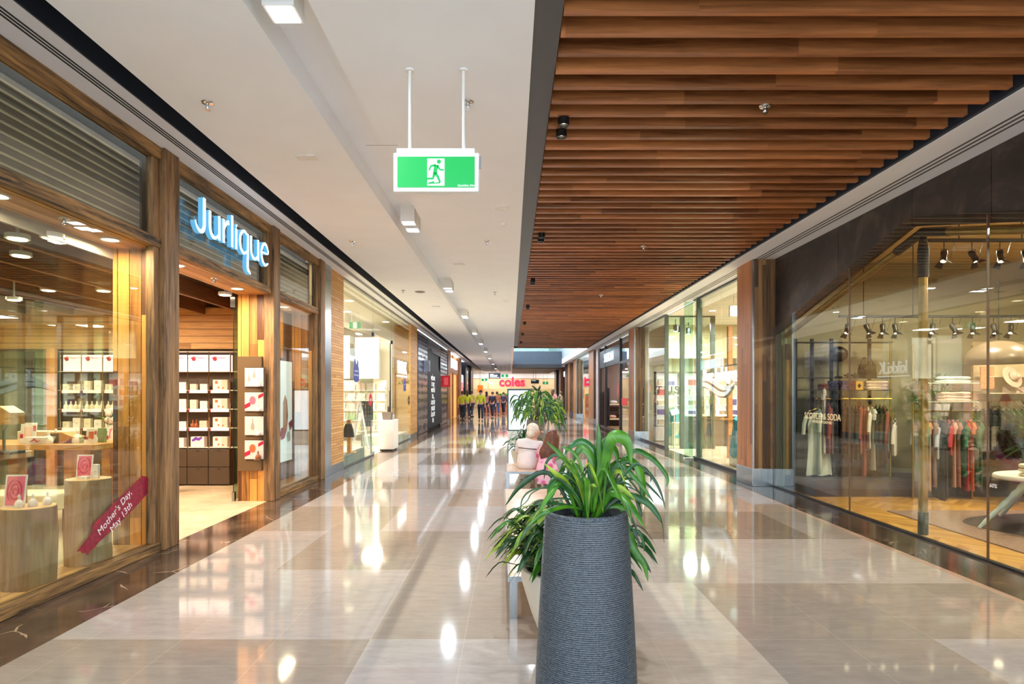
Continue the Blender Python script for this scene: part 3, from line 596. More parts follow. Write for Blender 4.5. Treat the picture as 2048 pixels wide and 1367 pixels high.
# light box poster
p=E('lightbox_poster',(-3.86,10.2,.36),'tall lit poster of a long-haired person in a dark frame in the far window','poster')
bx(XB-.019,XB+.02,9.7,10.84,.33,2.1).build('poster_frame',BLK,p); 
o=bx(XB+.02,XB+.026,9.74,10.80,.37,2.06).build('poster_sheet',mat('poster_lit',(226,240,240),.4,emit=.75,ecol=(214,236,240),var=.02),p)
q=MB(); q.prism([onX(a_,b_,XB+.028) for a_,b_ in ((566,805),(570,788),(574,800),(576,830),(574,860),(566,866))],(.001,0,0)); q.build('hair_print',mat('print_hair',(190,140,84),.5,emit=.2),o)
q=MB(); q.prism([onX(a_,b_,XB+.030) for a_,b_ in ((560,868),(562,856),(570,852),(573,862),(569,876),(562,880))],(.001,0,0)); q.build('dress_print',RED,o)
q=MB(); q.prism([onX(a_,b_,XB+.030) for a_,b_ in ((577,845),(586,836),(586,850),(579,862))],(.001,0,0)); q.build('ribbon_print',RED,o)
q=MB(); q.prism([onX(a_,b_,XB+.029) for a_,b_ in ((575,884),(573,870),(575,862),(580,862),(581,880))],(.001,0,0)); q.build('tube_print',mat('print_tube',(180,196,190),.5,emit=.3),o)
# stumps in the window
def log(x,y,z,r,h,lab,seed):
    e=E('log_plinth',(x,y,z),lab,'plinth'); rr=random.Random(seed); n=36; ph=[rr.uniform(0,6) for _ in range(4)]
    f=lambda t,zz: r*(1+.04*math.sin(2*t+ph[0])+.025*math.sin(3*t+ph[1]+zz)+.012*math.sin(7*t+ph[2]+2*zz))
    MB().loft([[(f(2*PI*j/n,k)*math.cos(2*PI*j/n)*(1+.02*(k-3)/3*((seed%2)*2-1)),f(2*PI*j/n,k)*math.sin(2*PI*j/n),h*k/6) for j in range(n)] for k in range(7)]).build('trunk',LOGM,e,smooth=True,local=True)
    MB().loft([[(f(2*PI*j/n,6)*.97*math.cos(2*PI*j/n),f(2*PI*j/n,6)*.97*math.sin(2*PI*j/n),h+a) for j in range(n)] for a in (-.01,.004)]).build('cut_face',LOGT,e,local=True)
    return e
log(-3.655,4.70,.05,.175,.60,'shorter pale log plinth inside the window, nearer the camera',3)
log(-3.655,5.36,.05,.17,.72,'taller pale log plinth with a bark scar inside the window, behind the red brush stroke',4)
def rose(x,y,z,w,h,lab,rz):
    e=E('rose_card',(x,y,z),lab,'card','rose cards on the log plinths',rz=rz); T=Matrix.Rotation(-.15,4,'X')
    MB().box(-w/2,w/2,-.004,.004,0,h,T).build('card',WHC,e,local=True)
    MB().box(-w/2+.012,w/2-.012,-.0065,-.0045,.012,h-.012,T).build('rose_print',ROS,e,local=True)
    q=MB()
    for k in range(7):
        a=k*2.4; rr=.012+.011*k; P=[((math.cos(a+t)*rr)*w/h*1.1,(h/2+math.sin(a+t)*rr*1.1)) for t in [j*.3 for j in range(9)]]
        P=[(max(-w/2+.014,min(w/2-.014,p)),max(.014,min(h-.014,q_))) for p,q_ in P]
        q.stroke(P,[.003,.008,.01,.01,.01,.01,.008,.005,.002],V((1,0,0)),T.to_3x3()@V((0,0,1)),T@V((0,-.0085,0)),V((0,.0018,0)))
    q.build('petal_print',mat('petal_crimson',(206,44,84),.5),e,local=True); return e
rose(-3.735,4.66,.654,.15,.24,'tilted pink rose card on the shorter log plinth',.1); rose(-3.72,5.40,.774,.13,.20,'tilted crimson rose card on the taller log plinth',.1)
for i,(x,y) in enumerate(((-3.665,4.62),(-3.61,4.68),(-3.56,4.76))): bottle(x,y,.654,.10,WHC,f'{ordn(i)} small white bottle in front of the rose card on the shorter log','bottles on the shorter log')
carton(-3.60,5.38,.774,.05,.03,.12,'white','slim white tube carton beside the rose card on the taller log'); carton(-3.66,5.32,.774,.07,.05,.025,'white','flat white jar box in front of the card on the taller log')
# brush-stroke decal
dc=E('window_decal',onX(225,1030,XG+.01),'crimson brush stroke decal reading Mothers Day May 13th on the large shop window','decal')
bp=[(153,1103),(178,1072),(186,1058),(184,1050),(230,1003),(262,972),(284,951),(294,953),(302,965),(298,983),(268,1016),(228,1056),(206,1076),(196,1085),(188,1096),(180,1100),(175,1110),(170,1104),(165,1106),(160,1101)]
m_=MB(); m_.prism([onX(a,b,XG+.0075) for a,b in bp],(.0015,0,0)); m_.build('brush_stroke',mat('brush_crimson',(168,28,62),.4,c2=(126,14,48),scale=26,st=(1,1,1)),dc)
ang=math.atan2(1046-1000,0) ; c1=onX(231,1022,XG+.0115); c2=onX(243,1033,XG+.0115); DW=mat('decal_white',(240,232,232),.4,emit=.1)
sl=math.radians(33)
def rotated(name,body,size,p,par,ang,m):
    o=text(name,body,size,p,TOR,m,par,.0006); o.rotation_euler=(Matrix.Rotation(PI/2,3,'Z')@Matrix.Rotation(PI/2,3,'X')@Matrix.Rotation(ang,3,'Z')).to_euler(); return o
rotated('lettering',"Mother's Day,",.092,c1,dc,sl,DW); rotated('lettering','May 13th',.092,c2,dc,sl,DW)
# tables with products
def table(x0,x1,y0,y1,z,lab,legs):
    e=E('display_table',((x0+x1)/2,(y0+y1)/2,0),lab,'table'); bx(x0,x1,y0,y1,z-.06,z).build('tabletop',TABLEW,e,bev=.005)
    for a,b in legs: bx(a-.05,a+.05,b-.05,b+.05,0,z-.061).build('leg',TABLEW,e)
table(-6.9,-4.7,7.0,7.8,.93,'long honey timber display table in the middle of the cosmetics shop',((-6.7,7.1),(-4.9,7.1),(-6.7,7.7),(-4.9,7.7)))
table(-5.9,-4.42,5.2,5.75,.98,'honey timber side table just inside the large shop window',((-5.8,5.27),(-4.52,5.27),(-5.8,5.68),(-4.52,5.68)))
table(-6.0,-5.2,8.2,8.6,.83,'small honey timber table beside the planked window return',((-5.9,8.3),(-5.4,8.3),(-5.9,8.5),(-5.4,8.5)))
b=E('low_bench',(-5.2,6.6,0),'low white upholstered bench on the cosmetics shop floor','bench'); bx(-5.75,-4.75,6.4,6.8,.28,.46).build('seat',CRM,b,bev=.02); 
for a in (-5.65,-4.85): 
    for c in (6.45,6.75): bx(a-.02,a+.02,c-.02,c+.02,0,.28).build('leg',BLK,b)
ch=E('lounge_chair',(-5.55,8.9,0),'cream upholstered chair beyond the long display table','chair'); bx(-5.85,-5.25,8.9,9.3,.4,.52).build('seat',CRM,ch,bev=.02); bx(-5.85,-5.25,9.3,9.38,.4,.95).build('backrest',CRM,ch,bev=.02)
for a in (-5.8,-5.3):
    for c in (8.95,9.33): MB().tube([(a,c,0),(a*1.003,c,.4)],.018,8).build('leg',TABLEW,ch)
TZ=.93
for px,py,h,lab in ((118,873,.17,'on the cream tray at the table edge'),(122,896,.16,'in front of the cream tray'),(160,878,.17,'between the tray and the green card'),(191,865,.18,'standing by the flower vase')):
    a=at(px,py,7.3); bottle(a.x,7.25 if py!=896 else 7.1,TZ if py in (896,878) else TZ+.0,h,WHC,f'white bulb shaped bottle {lab}','bulb bottles on the display table')
def card(px,y,z,w,h,lab,kind,rz=0):
    a=at(px,800,y); e=E('framed_card',(a.x,y,z),lab,'card','product cards on the tables',rz=rz); T=Matrix.Rotation(-.12,4,'X')
    MB().box(-w/2,w/2,-.006,.006,0,h,T).build('card',WHC,e,local=True)
    q=MB(); q.box(-w*.25,w*.25,-.009,-.0062,h*.3,h*.8,T); q.build('picture',[PNK,ORG,ROS][kind],e,local=True); q=MB(); q.box(-w/2,-w*.3,-.009,-.0062,h*.25,h*.45,T); q.box(w*.3,w/2,-.009,-.0062,h*.6,h*.85,T); q.build('red_band',RED,e,local=True)
card(55,7.2,TZ,.18,.24,'tall white card with a pink picture at the near end of the long table',0); card(182,7.2,TZ,.12,.17,'card with an orange rose picture beside the sage green box',1); card(222,8.3,.83,.12,.26,'narrow white card with a red band below the flower vase',2)
carton(at(199,0,7.3).x,7.35,TZ,.075,.05,.17,'cream','sage green upright box behind the orange picture card').children[0].data.materials[0]=GRNB
carton(at(166,0,7.3).x,7.25,TZ,.06,.05,.07,'cream','small sage green box near the orange picture card').children[0].data.materials[0]=GRNB
tr=E('product_tray',(at(100,0,7.4).x,7.4,TZ),'low cream riser block on the long display table','riser'); bx(-.35,.22,-.05,.2,0,.13).build('block',CRM,tr,local=True,bev=.004)
tr=E('curved_riser',(at(135,0,7.3).x,7.3,TZ),'curved wooden riser with an open dark front on the long table','riser'); MB().prism([(-.13,-.1,0),(-.13,-.1,.12),(.0,-.1,.125),(.09,-.1,.09),(.15,-.1,.07),(.09,-.1,.05),(.02,-.1,0)],(0,.2,0)).build('block',TABLEW,tr,local=True); bx(-.12,-.03,-.105,-.1005,.01,.11).build('opening',SHD,tr,local=True)
bw=E('gift_bowl',(at(84,0,7.15).x,7.12,TZ),'shallow white box with a crimson swirl on the long table','box'); MB().loft([[(-.1,-.06,0),(.1,-.06,0),(.1,.06,0),(-.1,.06,0)],[(-.13,-.08,.08),(.13,-.08,.08),(.13,.08,.08),(-.13,.08,.08)]]).build('box',WHC,bw,local=True); MB().stroke([(-.05,.03),(0,.06),(.03,.03),(.06,.05)],[.005,.02,.015,.005],V((1,0,0)),V((0,0,1)),V((0,-.085,0)),V((0,.002,0))).build('swirl',RED,bw,local=True)
hz=E('hanging_display',(at(8,0,5.4).x,5.4,.98),'dark metal stand with an angled wooden box at the edge of the side table','display stand'); bx(-.12,.12,-.09,.09,0,.03).build('base',BLK,hz,local=True,bev=.004); MB().tube([(0,0,.03),(.0,0,.2),(.05,0,.3)],.012,8).build('post',BLK,hz,local=True)
MB().prism([(-.08,-.08,.26),(-.12,-.08,.36),(.02,-.08,.42),(.12,-.08,.36),(.12,-.08,.26)],(0,.16,0)).build('box',TABLEW,hz,local=True)
# flowers
fl=E('flower_vase',(at(214,0,8.2).x,8.35,.83),'vase of pale pink roses with green leaves beside the planked return','flowers'); MB().lathe([(.04,0),(.055,.05),(.05,.14),(.035,.2)],16).build('vase',WHC,fl,smooth=True,local=True)
q=MB(); g=MB(); rr=random.Random(2)
for k in range(11):
    a=rr.uniform(0,6.28); r_=rr.uniform(.02,.13); h=rr.uniform(.3,.46); c=(r_*math.cos(a),r_*math.sin(a)*.6,h); q.ball(c,.042,8); g.tube([(0,0,.15),(c[0]*.6,c[1]*.6,h*.7),c],.004,5)
    for t in range(3): 
        b_=a+rr.uniform(-1,1); z=rr.uniform(.22,.36); g.prism([(r_*math.cos(b_),r_*math.sin(b_)*.6,z),(r_*1.4*math.cos(b_)+.03,r_*1.2*math.sin(b_),z+.02),(r_*1.9*math.cos(b_),r_*math.sin(b_),z+.05)],(0,.002,.002))
q.build('blooms',mat('petals_pale',(244,206,190),.5),fl,smooth=True,local=True); g.build('leaves',LEAF,fl,local=True)
# ================= LEFT: gift shop =================
SW=mat('gift_shop_wall',(240,226,204),.6,var=.02)
tag(bx(-3.42,-3.35,11.11,11.55,0,ZL).build('steel_column_trim',STEEL,bev=.004),'tall brushed steel corner trim between the timber shopfront and the pine wall','trim')
def pine(name,x0,x1,y0,y1,m,lab,z1=ZL):
    e=E(name,((x0+x1)/2,(y0+y1)/2,0),lab,'wall panel'); bx(x0,x1,y0,y1,.16,z1).build('cladding',m,e); bx(x0,x1+.004,y0-.003,y1,0,.16).build('steel_base',STEEL,e,bev=.003); return e
pine('pine_clad_pier',-3.62,-3.38,11.56,12.52,PINEL,'pine batten clad pier between the steel trim and the gift shop glass')
pine('pine_clad_column',-3.92,-3.375,20.8,22.3,PINEX,'pine batten clad column at the far end of the gift shop')
pc=bx(-3.374,-3.368,20.8,22.3,.163,ZL).build('side_cladding',PINEL); pc.parent=bpy.data.objects['pine_clad_column']; pc.matrix_parent_inverse=WM['pine_clad_column'].inverted()
struct('wall_gift_shop_near',bx(-9.5,-3.62,10.9,11.0,0,ZL),SW); struct('wall_gift_shop_far',bx(-9.5,-3.92,20.9,21.0,0,ZL),SW); struct('wall_gift_shop_side',bx(-9.5,-9.4,11,20.9,0,ZL),SW)
struct('ceiling_gift_shop',bx(-9.5,-3.43,10.9,21,3.82,3.87),SW); struct('ceiling_gift_shop_bulkhead',bx(-5.1,-4.7,11,20.9,3.55,3.815),SW)
w=E('window_5',(-3.4,14,0),kind='structure')
bx(-3.41,-3.395,12.53,15.3,.03,ZL).build('pane',GL,w); bx(-3.41,-3.395,17.7,20.79,.03,ZL).build('pane',GL,w); bx(-3.41,-3.395,15.31,17.69,3.0,ZL).build('over_pane',GL,w)
bx(-3.42,-3.385,12.53,20.79,ZL-.025,ZL-.001).build('head_channel',mat('brown_channel',(112,80,50),.4),w); bx(-3.42,-3.385,12.53,15.3,.0,.03).build('floor_channel',mat('grey_channel',(96,96,92),.4),w); bx(-3.42,-3.385,17.7,20.79,.0,.03).build('floor_channel',mat('grey_channel',(0,0,0)),w)
for y in (15.3,17.7): bx(-3.43,-3.375,y-.05,y+.05,2.93,3.03).build('patch_fitting',BLK,w)
d=E('door_2',(-3.4,17.66,0),kind='structure'); bx(-4.3,-3.42,17.62,17.64,.02,2.95).build('pane',GL,d); bx(-3.44,-3.42,17.60,17.66,.02,2.95).build('edge_strip',BLK,d); bx(-3.43,-3.38,15.25,15.34,0,.09).build('patch_fitting',STEEL,d)
bx(-3.47,-3.44,17.55,17.6,.9,1.6).build('pull_handle',STEEL,d)
PLW=mat('white_plinth',(236,230,222),.35,var=.02); PLF=mat('plinth_front',(196,208,200),.4,var=.03)
for i,(y0,y1,t) in enumerate(((12.56,14.6,'low white display platform inside the gift shop glass, this side of its door'),(18.2,20.6,'low white display platform inside the gift shop glass beyond its door'))):
    e=E('display_platform',(-3.8,(y0+y1)/2,0),t,'platform'); bx(-4.4,-3.45,y0,y1,0,.25).build('base',PLF,e); bx(-4.41,-3.445,y0-.005,y1+.005,.25,.27).build('top',PLW,e); 
    text('printed_line','Kind thoughts and beautiful things',.07,(-3.443,(y0+y1)/2,.17),TOR,GRY,e,.0006) if False else None
    bx(-3.4495,-3.447,y0+.2,y1-.3,.18,.195).build('printed_line',GRY,e)
# a-frame
af=E('a_frame_stand',(-4.0,14.0,.27),'white timber A frame display stand on the gift shop platform','display stand')
def P3(px,py,y): return at(px,py,y)
q=[(P3(705,896,14.0),P3(718,806,14.2)),(P3(737,893,14.0),P3(721,804,14.2)),(P3(727,893,14.5),P3(722,804,14.3))]
for i,(a_,b_) in enumerate(q): a_=V((a_.x,a_.y,.27)); MB().tube([a_,b_],.022,6).build('leg',WH2,af)
for t in (.35,.7): MB().tube([q[0][0].lerp(q[0][1],t),q[1][0].lerp(q[1][1],t)],.012,6).build('crossbar',WH2,af)
gb=E('card_grid',P3(738,890,15.6),'black wire card rack hung with small dark cards behind the A frame','card rack')
m_=MB(); m_.box(*(lambda a,b:(a.x,b.x,15.58,15.6,b.z,a.z))(P3(722,802,15.6),P3(746,852,15.6))); m_.build('backing',mat('card_black',(56,56,54),.6),gb)
m_=MB()
for i in range(4):
    for j in range(6):
        a=P3(724+5.5*i,804+8*j,15.57); m_.box(a.x,a.x+.05,15.565,15.579,a.z-.08,a.z)
m_.build('card_set',mat('card_grey',(110,112,108),.6),gb)
for px in (724,742): a=P3(px,852,15.6); MB().tube([(a.x,15.6,0),(a.x,15.6,a.z)],.015,6).build('leg',BLK,gb)
# plinth
pl=E('display_plinth',(-3.95,17.0,0),'square white plinth standing in the gift shop doorway','plinth')
a=P3(756,893,16.4); b_=P3(787,893,16.4); bx(a.x,b_.x,16.4,17.1,.04,.82).build('body',PLW,pl,bev=.01); bx(a.x+.04,b_.x-.04,16.44,17.06,0,.04).build('base',BLK,pl)
o=E('shopping_bag',((a.x+b_.x)/2-.02,16.7,.82),'grey fabric bag with a dark bottle on top of the white plinth','bag'); MB().loft([[(-.11,-.08,0),(.11,-.08,0),(.11,.08,0),(-.11,.08,0)],[(-.13,-.1,.2),(.12,-.09,.21),(.12,.09,.2),(-.13,.1,.2)]]).build('body',mat('bag_grey',(140,126,112),.8),o,local=True,bev=.01); MB().lathe([(.025,.1),(.025,.33),(.01,.36)],10,(.03,0,0)).build('bottle_neck',SHD,o,local=True)
tag(MB().lathe([(.05,0),(.055,.14),(.048,.15),(.045,.02)],16,(b_.x-.09,16.75,.82)).build('tumbler',mat('tumbler_grey',(176,172,166),.3,metal=.5),smooth=True),'pale grey metal tumbler at the corner of the white plinth','cup')
hb=E('tote_bag',P3(696,870,12.9),'dark grey tote bag hanging on a timber stand on the nearer gift platform','bag')
c=P3(697,868,12.9); MB().loft([[(c.x+dx*s+.0,12.9+dy,c.z+z) for dx,dy in ((-1,-.03),(1,-.03),(1,.03),(-1,.03))] for s,z in ((.12,-.06),(.10,.1),(.06,.22))]).build('body',mat('tote_grey',(82,80,76),.9),hb,bev=.01)
MB().tube([(c.x-.05,12.9,c.z+.2),(c.x-.01,12.9,c.z+.36),(c.x+.03,12.9,c.z+.2)],.006,6).build('handle',mat('tote_grey',(0,0,0)),hb)
st=E('bag_stand',(c.x,13.0,.27),'short timber post stand on the near gift shop platform','display stand'); bx(c.x-.05,c.x+.03,12.97,13.06,.27,c.z+.3).build('post',LIGHTW,st); bx(c.x-.12,c.x+.12,12.93,13.12,.27,.285).build('foot',LIGHTW,st)
# decals and shop name on the glass
BLU=mat('decal_blue',(44,62,140),.4,emit=.12,var=.03)
def cat_decal(px,py,s,lab,lines,k):
    e=E('window_tag_decal',onX(px,py,-3.394),lab,'decal'); P=[(-.50,-.1),(-.46,-.42),(-.25,-.52),(.2,-.52),(.46,-.42),(.52,-.1),(.46,.16),(.36,.27),(.40,.42),(.3,.56),(.16,.55),(.08,.34),(-.04,.36),(-.12,.56),(-.28,.56),(-.36,.4),(-.36,.2),(-.48,.14)]
    c=onX(px,py,-3.392); MB().prism([(c.x,c.y+p[0]*s*1.1,c.z+p[1]*s) for p in P],(.002,0,0)).build('tag_shape',BLU,e)
    for j,t in enumerate(lines): text('lettering',t,s*.14,(c.x+.003,c.y,c.z+s*(.02-.2*j)),TOR,DW,e,.0005)
cat_decal(712.5,742,.46,'blue tag shaped decal on the gift shop glass left of its door',['can you gift it','from the heart'],0)
cat_decal(809.5,769,.40,'smaller blue tag shaped decal below the gift shop name on the far glass',['from the','heart'],1)
gn=E('gift_shop_name',onX(805,737,-3.39),'white lettering reading kikki.K on the far gift shop glass','sign')
c=onX(805.5,736,-3.385); text('lettering','kikki.K',.56,(c.x,c.y,c.z),TOR,mat('name_white',(250,250,250),.4,emit=.7,var=0),gn,.012,sx=.95)
c=onX(805,752,-3.385); bx(c.x,c.x+.006,c.y-.8,c.y+.85,c.z-.02,c.z+.02).build('under_line',mat('name_white',(0,0,0)),gn)
for px,py,t,m_ in ((741,799,'red oval SALE sticker on the gift shop door glass',RED),(818,800,'dark oval sticker on the glass beside the pine column',BLK)):
    c=onX(px,py,-3.392); e=E('oval_sticker',c,t,'sticker'); MB().prism([(c.x,c.y+.17*math.cos(j*PI/10),c.z+.15*math.sin(j*PI/10)) for j in range(20)],(.002,0,0)).build('oval',m_,e); 
    text('lettering','SALE',.09,(c.x+.003,c.y,c.z),TOR,DW,e,.0005)
# ceiling lights & gear
for i,(px,py,x) in enumerate(((699,586,-4.0),(694,619,-4.6),(772,631,-4.0),(745,649,-5.2),(791,643,-4.0),(760,670,-5.2))):
    c=onX(px,py,x); e=E('gift_shop_downlight',(x,c.y,3.82),f'{ordn(i)} round white downlight inside the gift shop ceiling','ceiling light','gift shop downlights'); MB().lathe([(.11,-.012),(.11,-.001)],24).build('lens',LITW,e,local=True); MB().lathe([(.13,-.006),(.13,0),(.112,0),(.112,-.006)],24).build('ring',WH2,e,local=True)
# card wall at the back
cw=E('greeting_card_wall',(-5.5,19.9,0),'white wall rack full of pink and coloured cards at the back of the gift shop','card rack'); bx(-6.6,-4.0,19.95,20.0,.2,1.95).build('backing',SW,cw)
for r in range(5):
    bx(-6.6,-4.0,19.86,19.95,.35+.32*r-.02,.35+.32*r).build('ledge',WH2,cw)
    for c in range(8):
        col=[(240,190,180),(236,206,196),(244,220,214),(216,186,130),(200,90,80),(150,180,130)][(c*3+r*5)%6 if r<2 else (c+r)%3]
        e=tag(bx(-6.5+.32*c,-6.28+.32*c,19.88,19.90,.352+.32*r,.58+.32*r).build('greeting_card',mat(f'gc{col[0]}{col[1]}',col,.6,var=.05)),f'greeting card, {["lowest","second lowest","middle","second highest","highest"][r]} ledge, {ordn(c)} from the shop interior side','card','greeting cards on the wall rack')
gx=E('gift_cabinet',(-6,16,0),'white cabinet wall inside the gift shop','cabinet'); bx(-6.0,-5.2,20.0,20.5,2.0,3.4).build('body',WH2,gx); bx(-4.95,-4.2,19.7,19.94,2.0,3.3).build('panel',WH2,gx)
e=exit_sign('gift_exit_sign','small green exit sign hanging inside the gift shop',(-4.4,17.5,3.45),.36,.22,(-.1,.1),small=True)
# ================= LEFT: tea shop =================
tf=E('ornate_tea_facade',(-3.4,28,0),'ornate silver and black patterned tea shop panel','shopfront')
SIL=mat('silver_pattern',(150,152,166),.22,metal=.7,var=.35,scale=1.2)
rr=random.Random(5)
def silver(y0,y1,tp,seed):
    rr=random.Random(seed); bx(-3.46,-3.40,y0,y1,0,3.83).build('black_panel',BLK,tf)
    bx(-3.3999,-3.392,y0+.08,y1-.08,.03,3.78).build('silver_sheet',SIL,tf)
    q=MB(); z=.25
    while z<3.72:
        s=.20-.14*z/3.8; y=y0+.15+rr.random()*s
        while y<y1-.12:
            r=s*rr.uniform(.3,.5); hh=r*rr.uniform(1.0,1.9); n=8; ph=rr.uniform(-.4,.4)
            hh=min(hh,3.76-z,z-.04); q.prism([(-3.391,y+r*.9*math.cos(j*2*PI/n)+ph*hh*math.sin(j*2*PI/n),z+hh*math.sin(j*2*PI/n)*(1 if j%2 else .8)) for j in range(n)],(.004,0,0))
            y+=s*rr.uniform(1.5,2.4)
        z+=s*1.9
    q.build('cutouts',BLK,tf)
silver(22.6,25.3,0,1); silver(29.8,33.0,0,2)
bx(-3.46,-3.40,25.3,29.8,3.3,3.83).build('black_panel',BLK,tf); bx(-3.399,-3.392,25.3,29.8,3.42,3.78).build('silver_sheet',SIL,tf)
q=MB(); q.prism([(-3.391,25.25,2.4),(-3.391,25.3,3.3),(-3.391,26.3,3.45),(-3.391,27.2,3.2),(-3.391,28.4,2.95),(-3.391,29.6,2.5),(-3.391,29.9,1.8),(-3.391,30.3,1.2),(-3.391,30.3,0.1),(-3.391,25.2,0.1)],(.006,0,0)); q.build('black_silhouette',mat('soft_black',(34,34,36),.6,var=.1),tf)
tx=mat('tea_text',(236,236,232),.5,emit=.5,var=0)
for i,t in enumerate(('welcome','to our','world of','tea...','a cup for','you and','a cup for','me')): text('lettering',t,.38,(-3.382,26.9,2.22-.26*i),TOR,tx,tf,.002,shear=.1)
c=onX(890,762,-3.25); e=E('red_blade_sign',c,'small red square projecting sign at the far end of the tea shop','sign'); bx(-3.39,-3.0,c.y,c.y+.06,c.z-.28,c.z+.28).build('face',mat('sign_red',(196,26,34),.4,emit=.35,var=.03),e); bx(-3.30,-3.10,c.y-.004,c.y-.001,c.z-.18,c.z+.18).build('pattern',mat('sign_red_light',(236,90,90),.4,emit=.3),e)
c=onX(857,733,-3.2); e=E('tea_shop_lamp',c,'small silver lantern box on the tea shop front','sign'); bx(-3.385,-3.15,c.y-.1,c.y+.1,c.z-.2,c.z+.25).build('box',SIL,e,bev=.01)
struct('wall_tea_shop',bx(-9.5,-3.47,22.4,33,0,ZL),mat('tea_wall',(46,42,40),.6))
# beyond: row of shopfront columns on the left
OR_=mat('orange_lit_panel',(236,176,96),.5,emit=.45,ecol=(250,190,110),var=.1)
struct('wall_left_beyond',bx(-9.5,-3.66,33,60,0,ZL),mat('left_beyond',(96,72,58),.6,var=.3,scale=.6))
LF=[(33.2,34.6,'timber_look_column',COLY,'brown timber column just past the tea shop'),(40.5,42,'timber_look_column',COLY,'brown timber column past the orange shopfront'),(46,47.5,'dark_column',BLK,'black column in the far row along the walkway, nearer one'),(52,54,'dark_column',BLK,'black column in the far row along the walkway, farther one')]
for y0,y1,n,m_,t in LF:
    e=E(n,(-3.5,(y0+y1)/2,0),t,'column'); bx(-3.65,-3.36,y0,y1,.16,ZL).build('shaft',m_,e); bx(-3.655,-3.355,y0-.004,y1+.004,0,.16).build('steel_base',STEEL,e)
e=E('orange_shopfront',(-3.5,37.5,0),'glowing orange shopfront with a white sign beyond the tea shop','shopfront'); bx(-3.62,-3.55,34.7,40.4,0,3.85).build('lit_back',OR_,e)
for y in (34.75,37,40.2): bx(-3.54,-3.44,y,y+.12,0,3.85).build('frame_post',COLY,e)
bx(-3.54,-3.44,34.9,40.2,2.75,3.0).build('frame_beam',COLY,e); bx(-3.5,-3.43,35.2,39.8,3.05,3.6).build('sign_panel',mat('sign_white_lit',(240,246,255),.4,emit=1.3,ecol=(225,238,255)),e)
c=mat('pink_sign_lit',(240,120,120),.4,emit=1.0,ecol=(255,110,120))
e=E('pink_heart_sign',(-3.5,44,2),'pink and white lit sign panel in a far shop window','sign'); bx(-3.62,-3.52,42.6,45.8,2.0,2.9).build('panel',mat('sign_pale_lit',(236,236,244),.4,emit=.8),e); bx(-3.515,-3.5,43,45.4,1.75,2.35).build('panel_pink',c,e)
e=E('far_shop_window',(-3.5,50,0),'dark glass shop window between the two black columns','window display'); bx(-3.6,-3.5,47.6,51.9,0,3.4).build('pane',mat('dark_blue_glass',(40,60,84),.15),e); bx(-3.6,-3.48,47.6,51.9,3.4,3.7).build('header',BLK,e)
# ================= far end =================
struct('wall_far_supermarket',bx(-9,11,77,77.3,0,4.2),mat('far_wall',(240,206,150),.6,emit=.0,var=.05))
struct('wall_far_upper',bx(-5.2,6.0,69.9,70.4,3.3,3.95),WH); struct('wall_far_lintel',bx(-5.2,6.0,70,70.4,2.1,3.3),mat('far_lintel',(246,226,184),.6,var=.05))
for i,x in enumerate((-2.6,.0,2.6)): struct('trim_lintel_joint',bx(x,x+.05,69.98,69.995,2.15,3.25),mat('joint_tan',(190,170,130),.6))
struct('wall_far_left',bx(-9.5,-5.2,60,70.4,0,4.2),mat('far_left_wall',(190,150,110),.6)); struct('wall_far_right',bx(6,11,62,70.4,0,4.2),mat('far_right_wall',(206,190,164),.6))
struct('wall_far_pier',bx(6.15,7.0,61,61.9,0,4),mat('far_pier',(110,92,96),.5))
CR=mat('supermarket_red',(226,36,70),.4,emit=.9,ecol=(236,40,84),var=0)
cs=E('supermarket_sign',at(1024,766,69.6),'large red lettering reading coles over the far supermarket entrance','sign'); c=at(1024,765,69.93)
text('lettering','coles',1.42,(c.x,c.y,c.z+.08),FRONT,CR,cs,.05,sx=1.0,bold=.03)
def person_far():
    pass
# supermarket produce and counters behind the people
e=E('produce_display',at(1003,800,74),'green and orange produce display just inside the supermarket','display'); a=at(993,790,74)
bx(a.x,a.x+1.4,74,74.4,0,1.3).build('counter',mat('counter_tan',(196,120,70),.6),e); q=MB()
for k in range(14): q.ball((a.x+.1*k,74.1,1.35+.08*(k%3)),.12,8)
q.build('greens',mat('produce_green',(70,150,60),.6),e); bx(a.x+1.5,a.x+2.6,74.3,74.5,1.0,2.1).build('orange_poster',mat('poster_orange',(232,104,60),.6,emit=.2),e)
e=E('checkout_banner',at(1000,800,73),'white hanging banner inside the supermarket','banner'); bx(a.x+1.9,a.x+2.7,73,73.05,0,1.6).build('panel',WH2,e)
e=E('produce_bin',at(990,815,72),'long orange produce bin inside the supermarket','bin'); bx(-3.4,-.6,72,72.8,0,1.35).build('bin',mat('bin_orange',(206,120,76),.6),e,bev=.02)
e=E('linear_lamp',at(970,762,69),'slanting long white lamp below the supermarket ceiling','ceiling light'); q=MB(); q.stroke([(0,0),(1,-.6)],.16,V((1.2,0,0)),V((0,0,1)),at(964,756,68),V((0,.1,0))); [MB().tube([at(964+dx,756,68.05),V((at(964+dx,756,68.05).x,68.05,3.95))],.01,6).build('hanging_rod',BLK,e) for dx in (4,18)]; q.build('tube_body',mat('far_tube',(255,250,235),.4,emit=5),e)
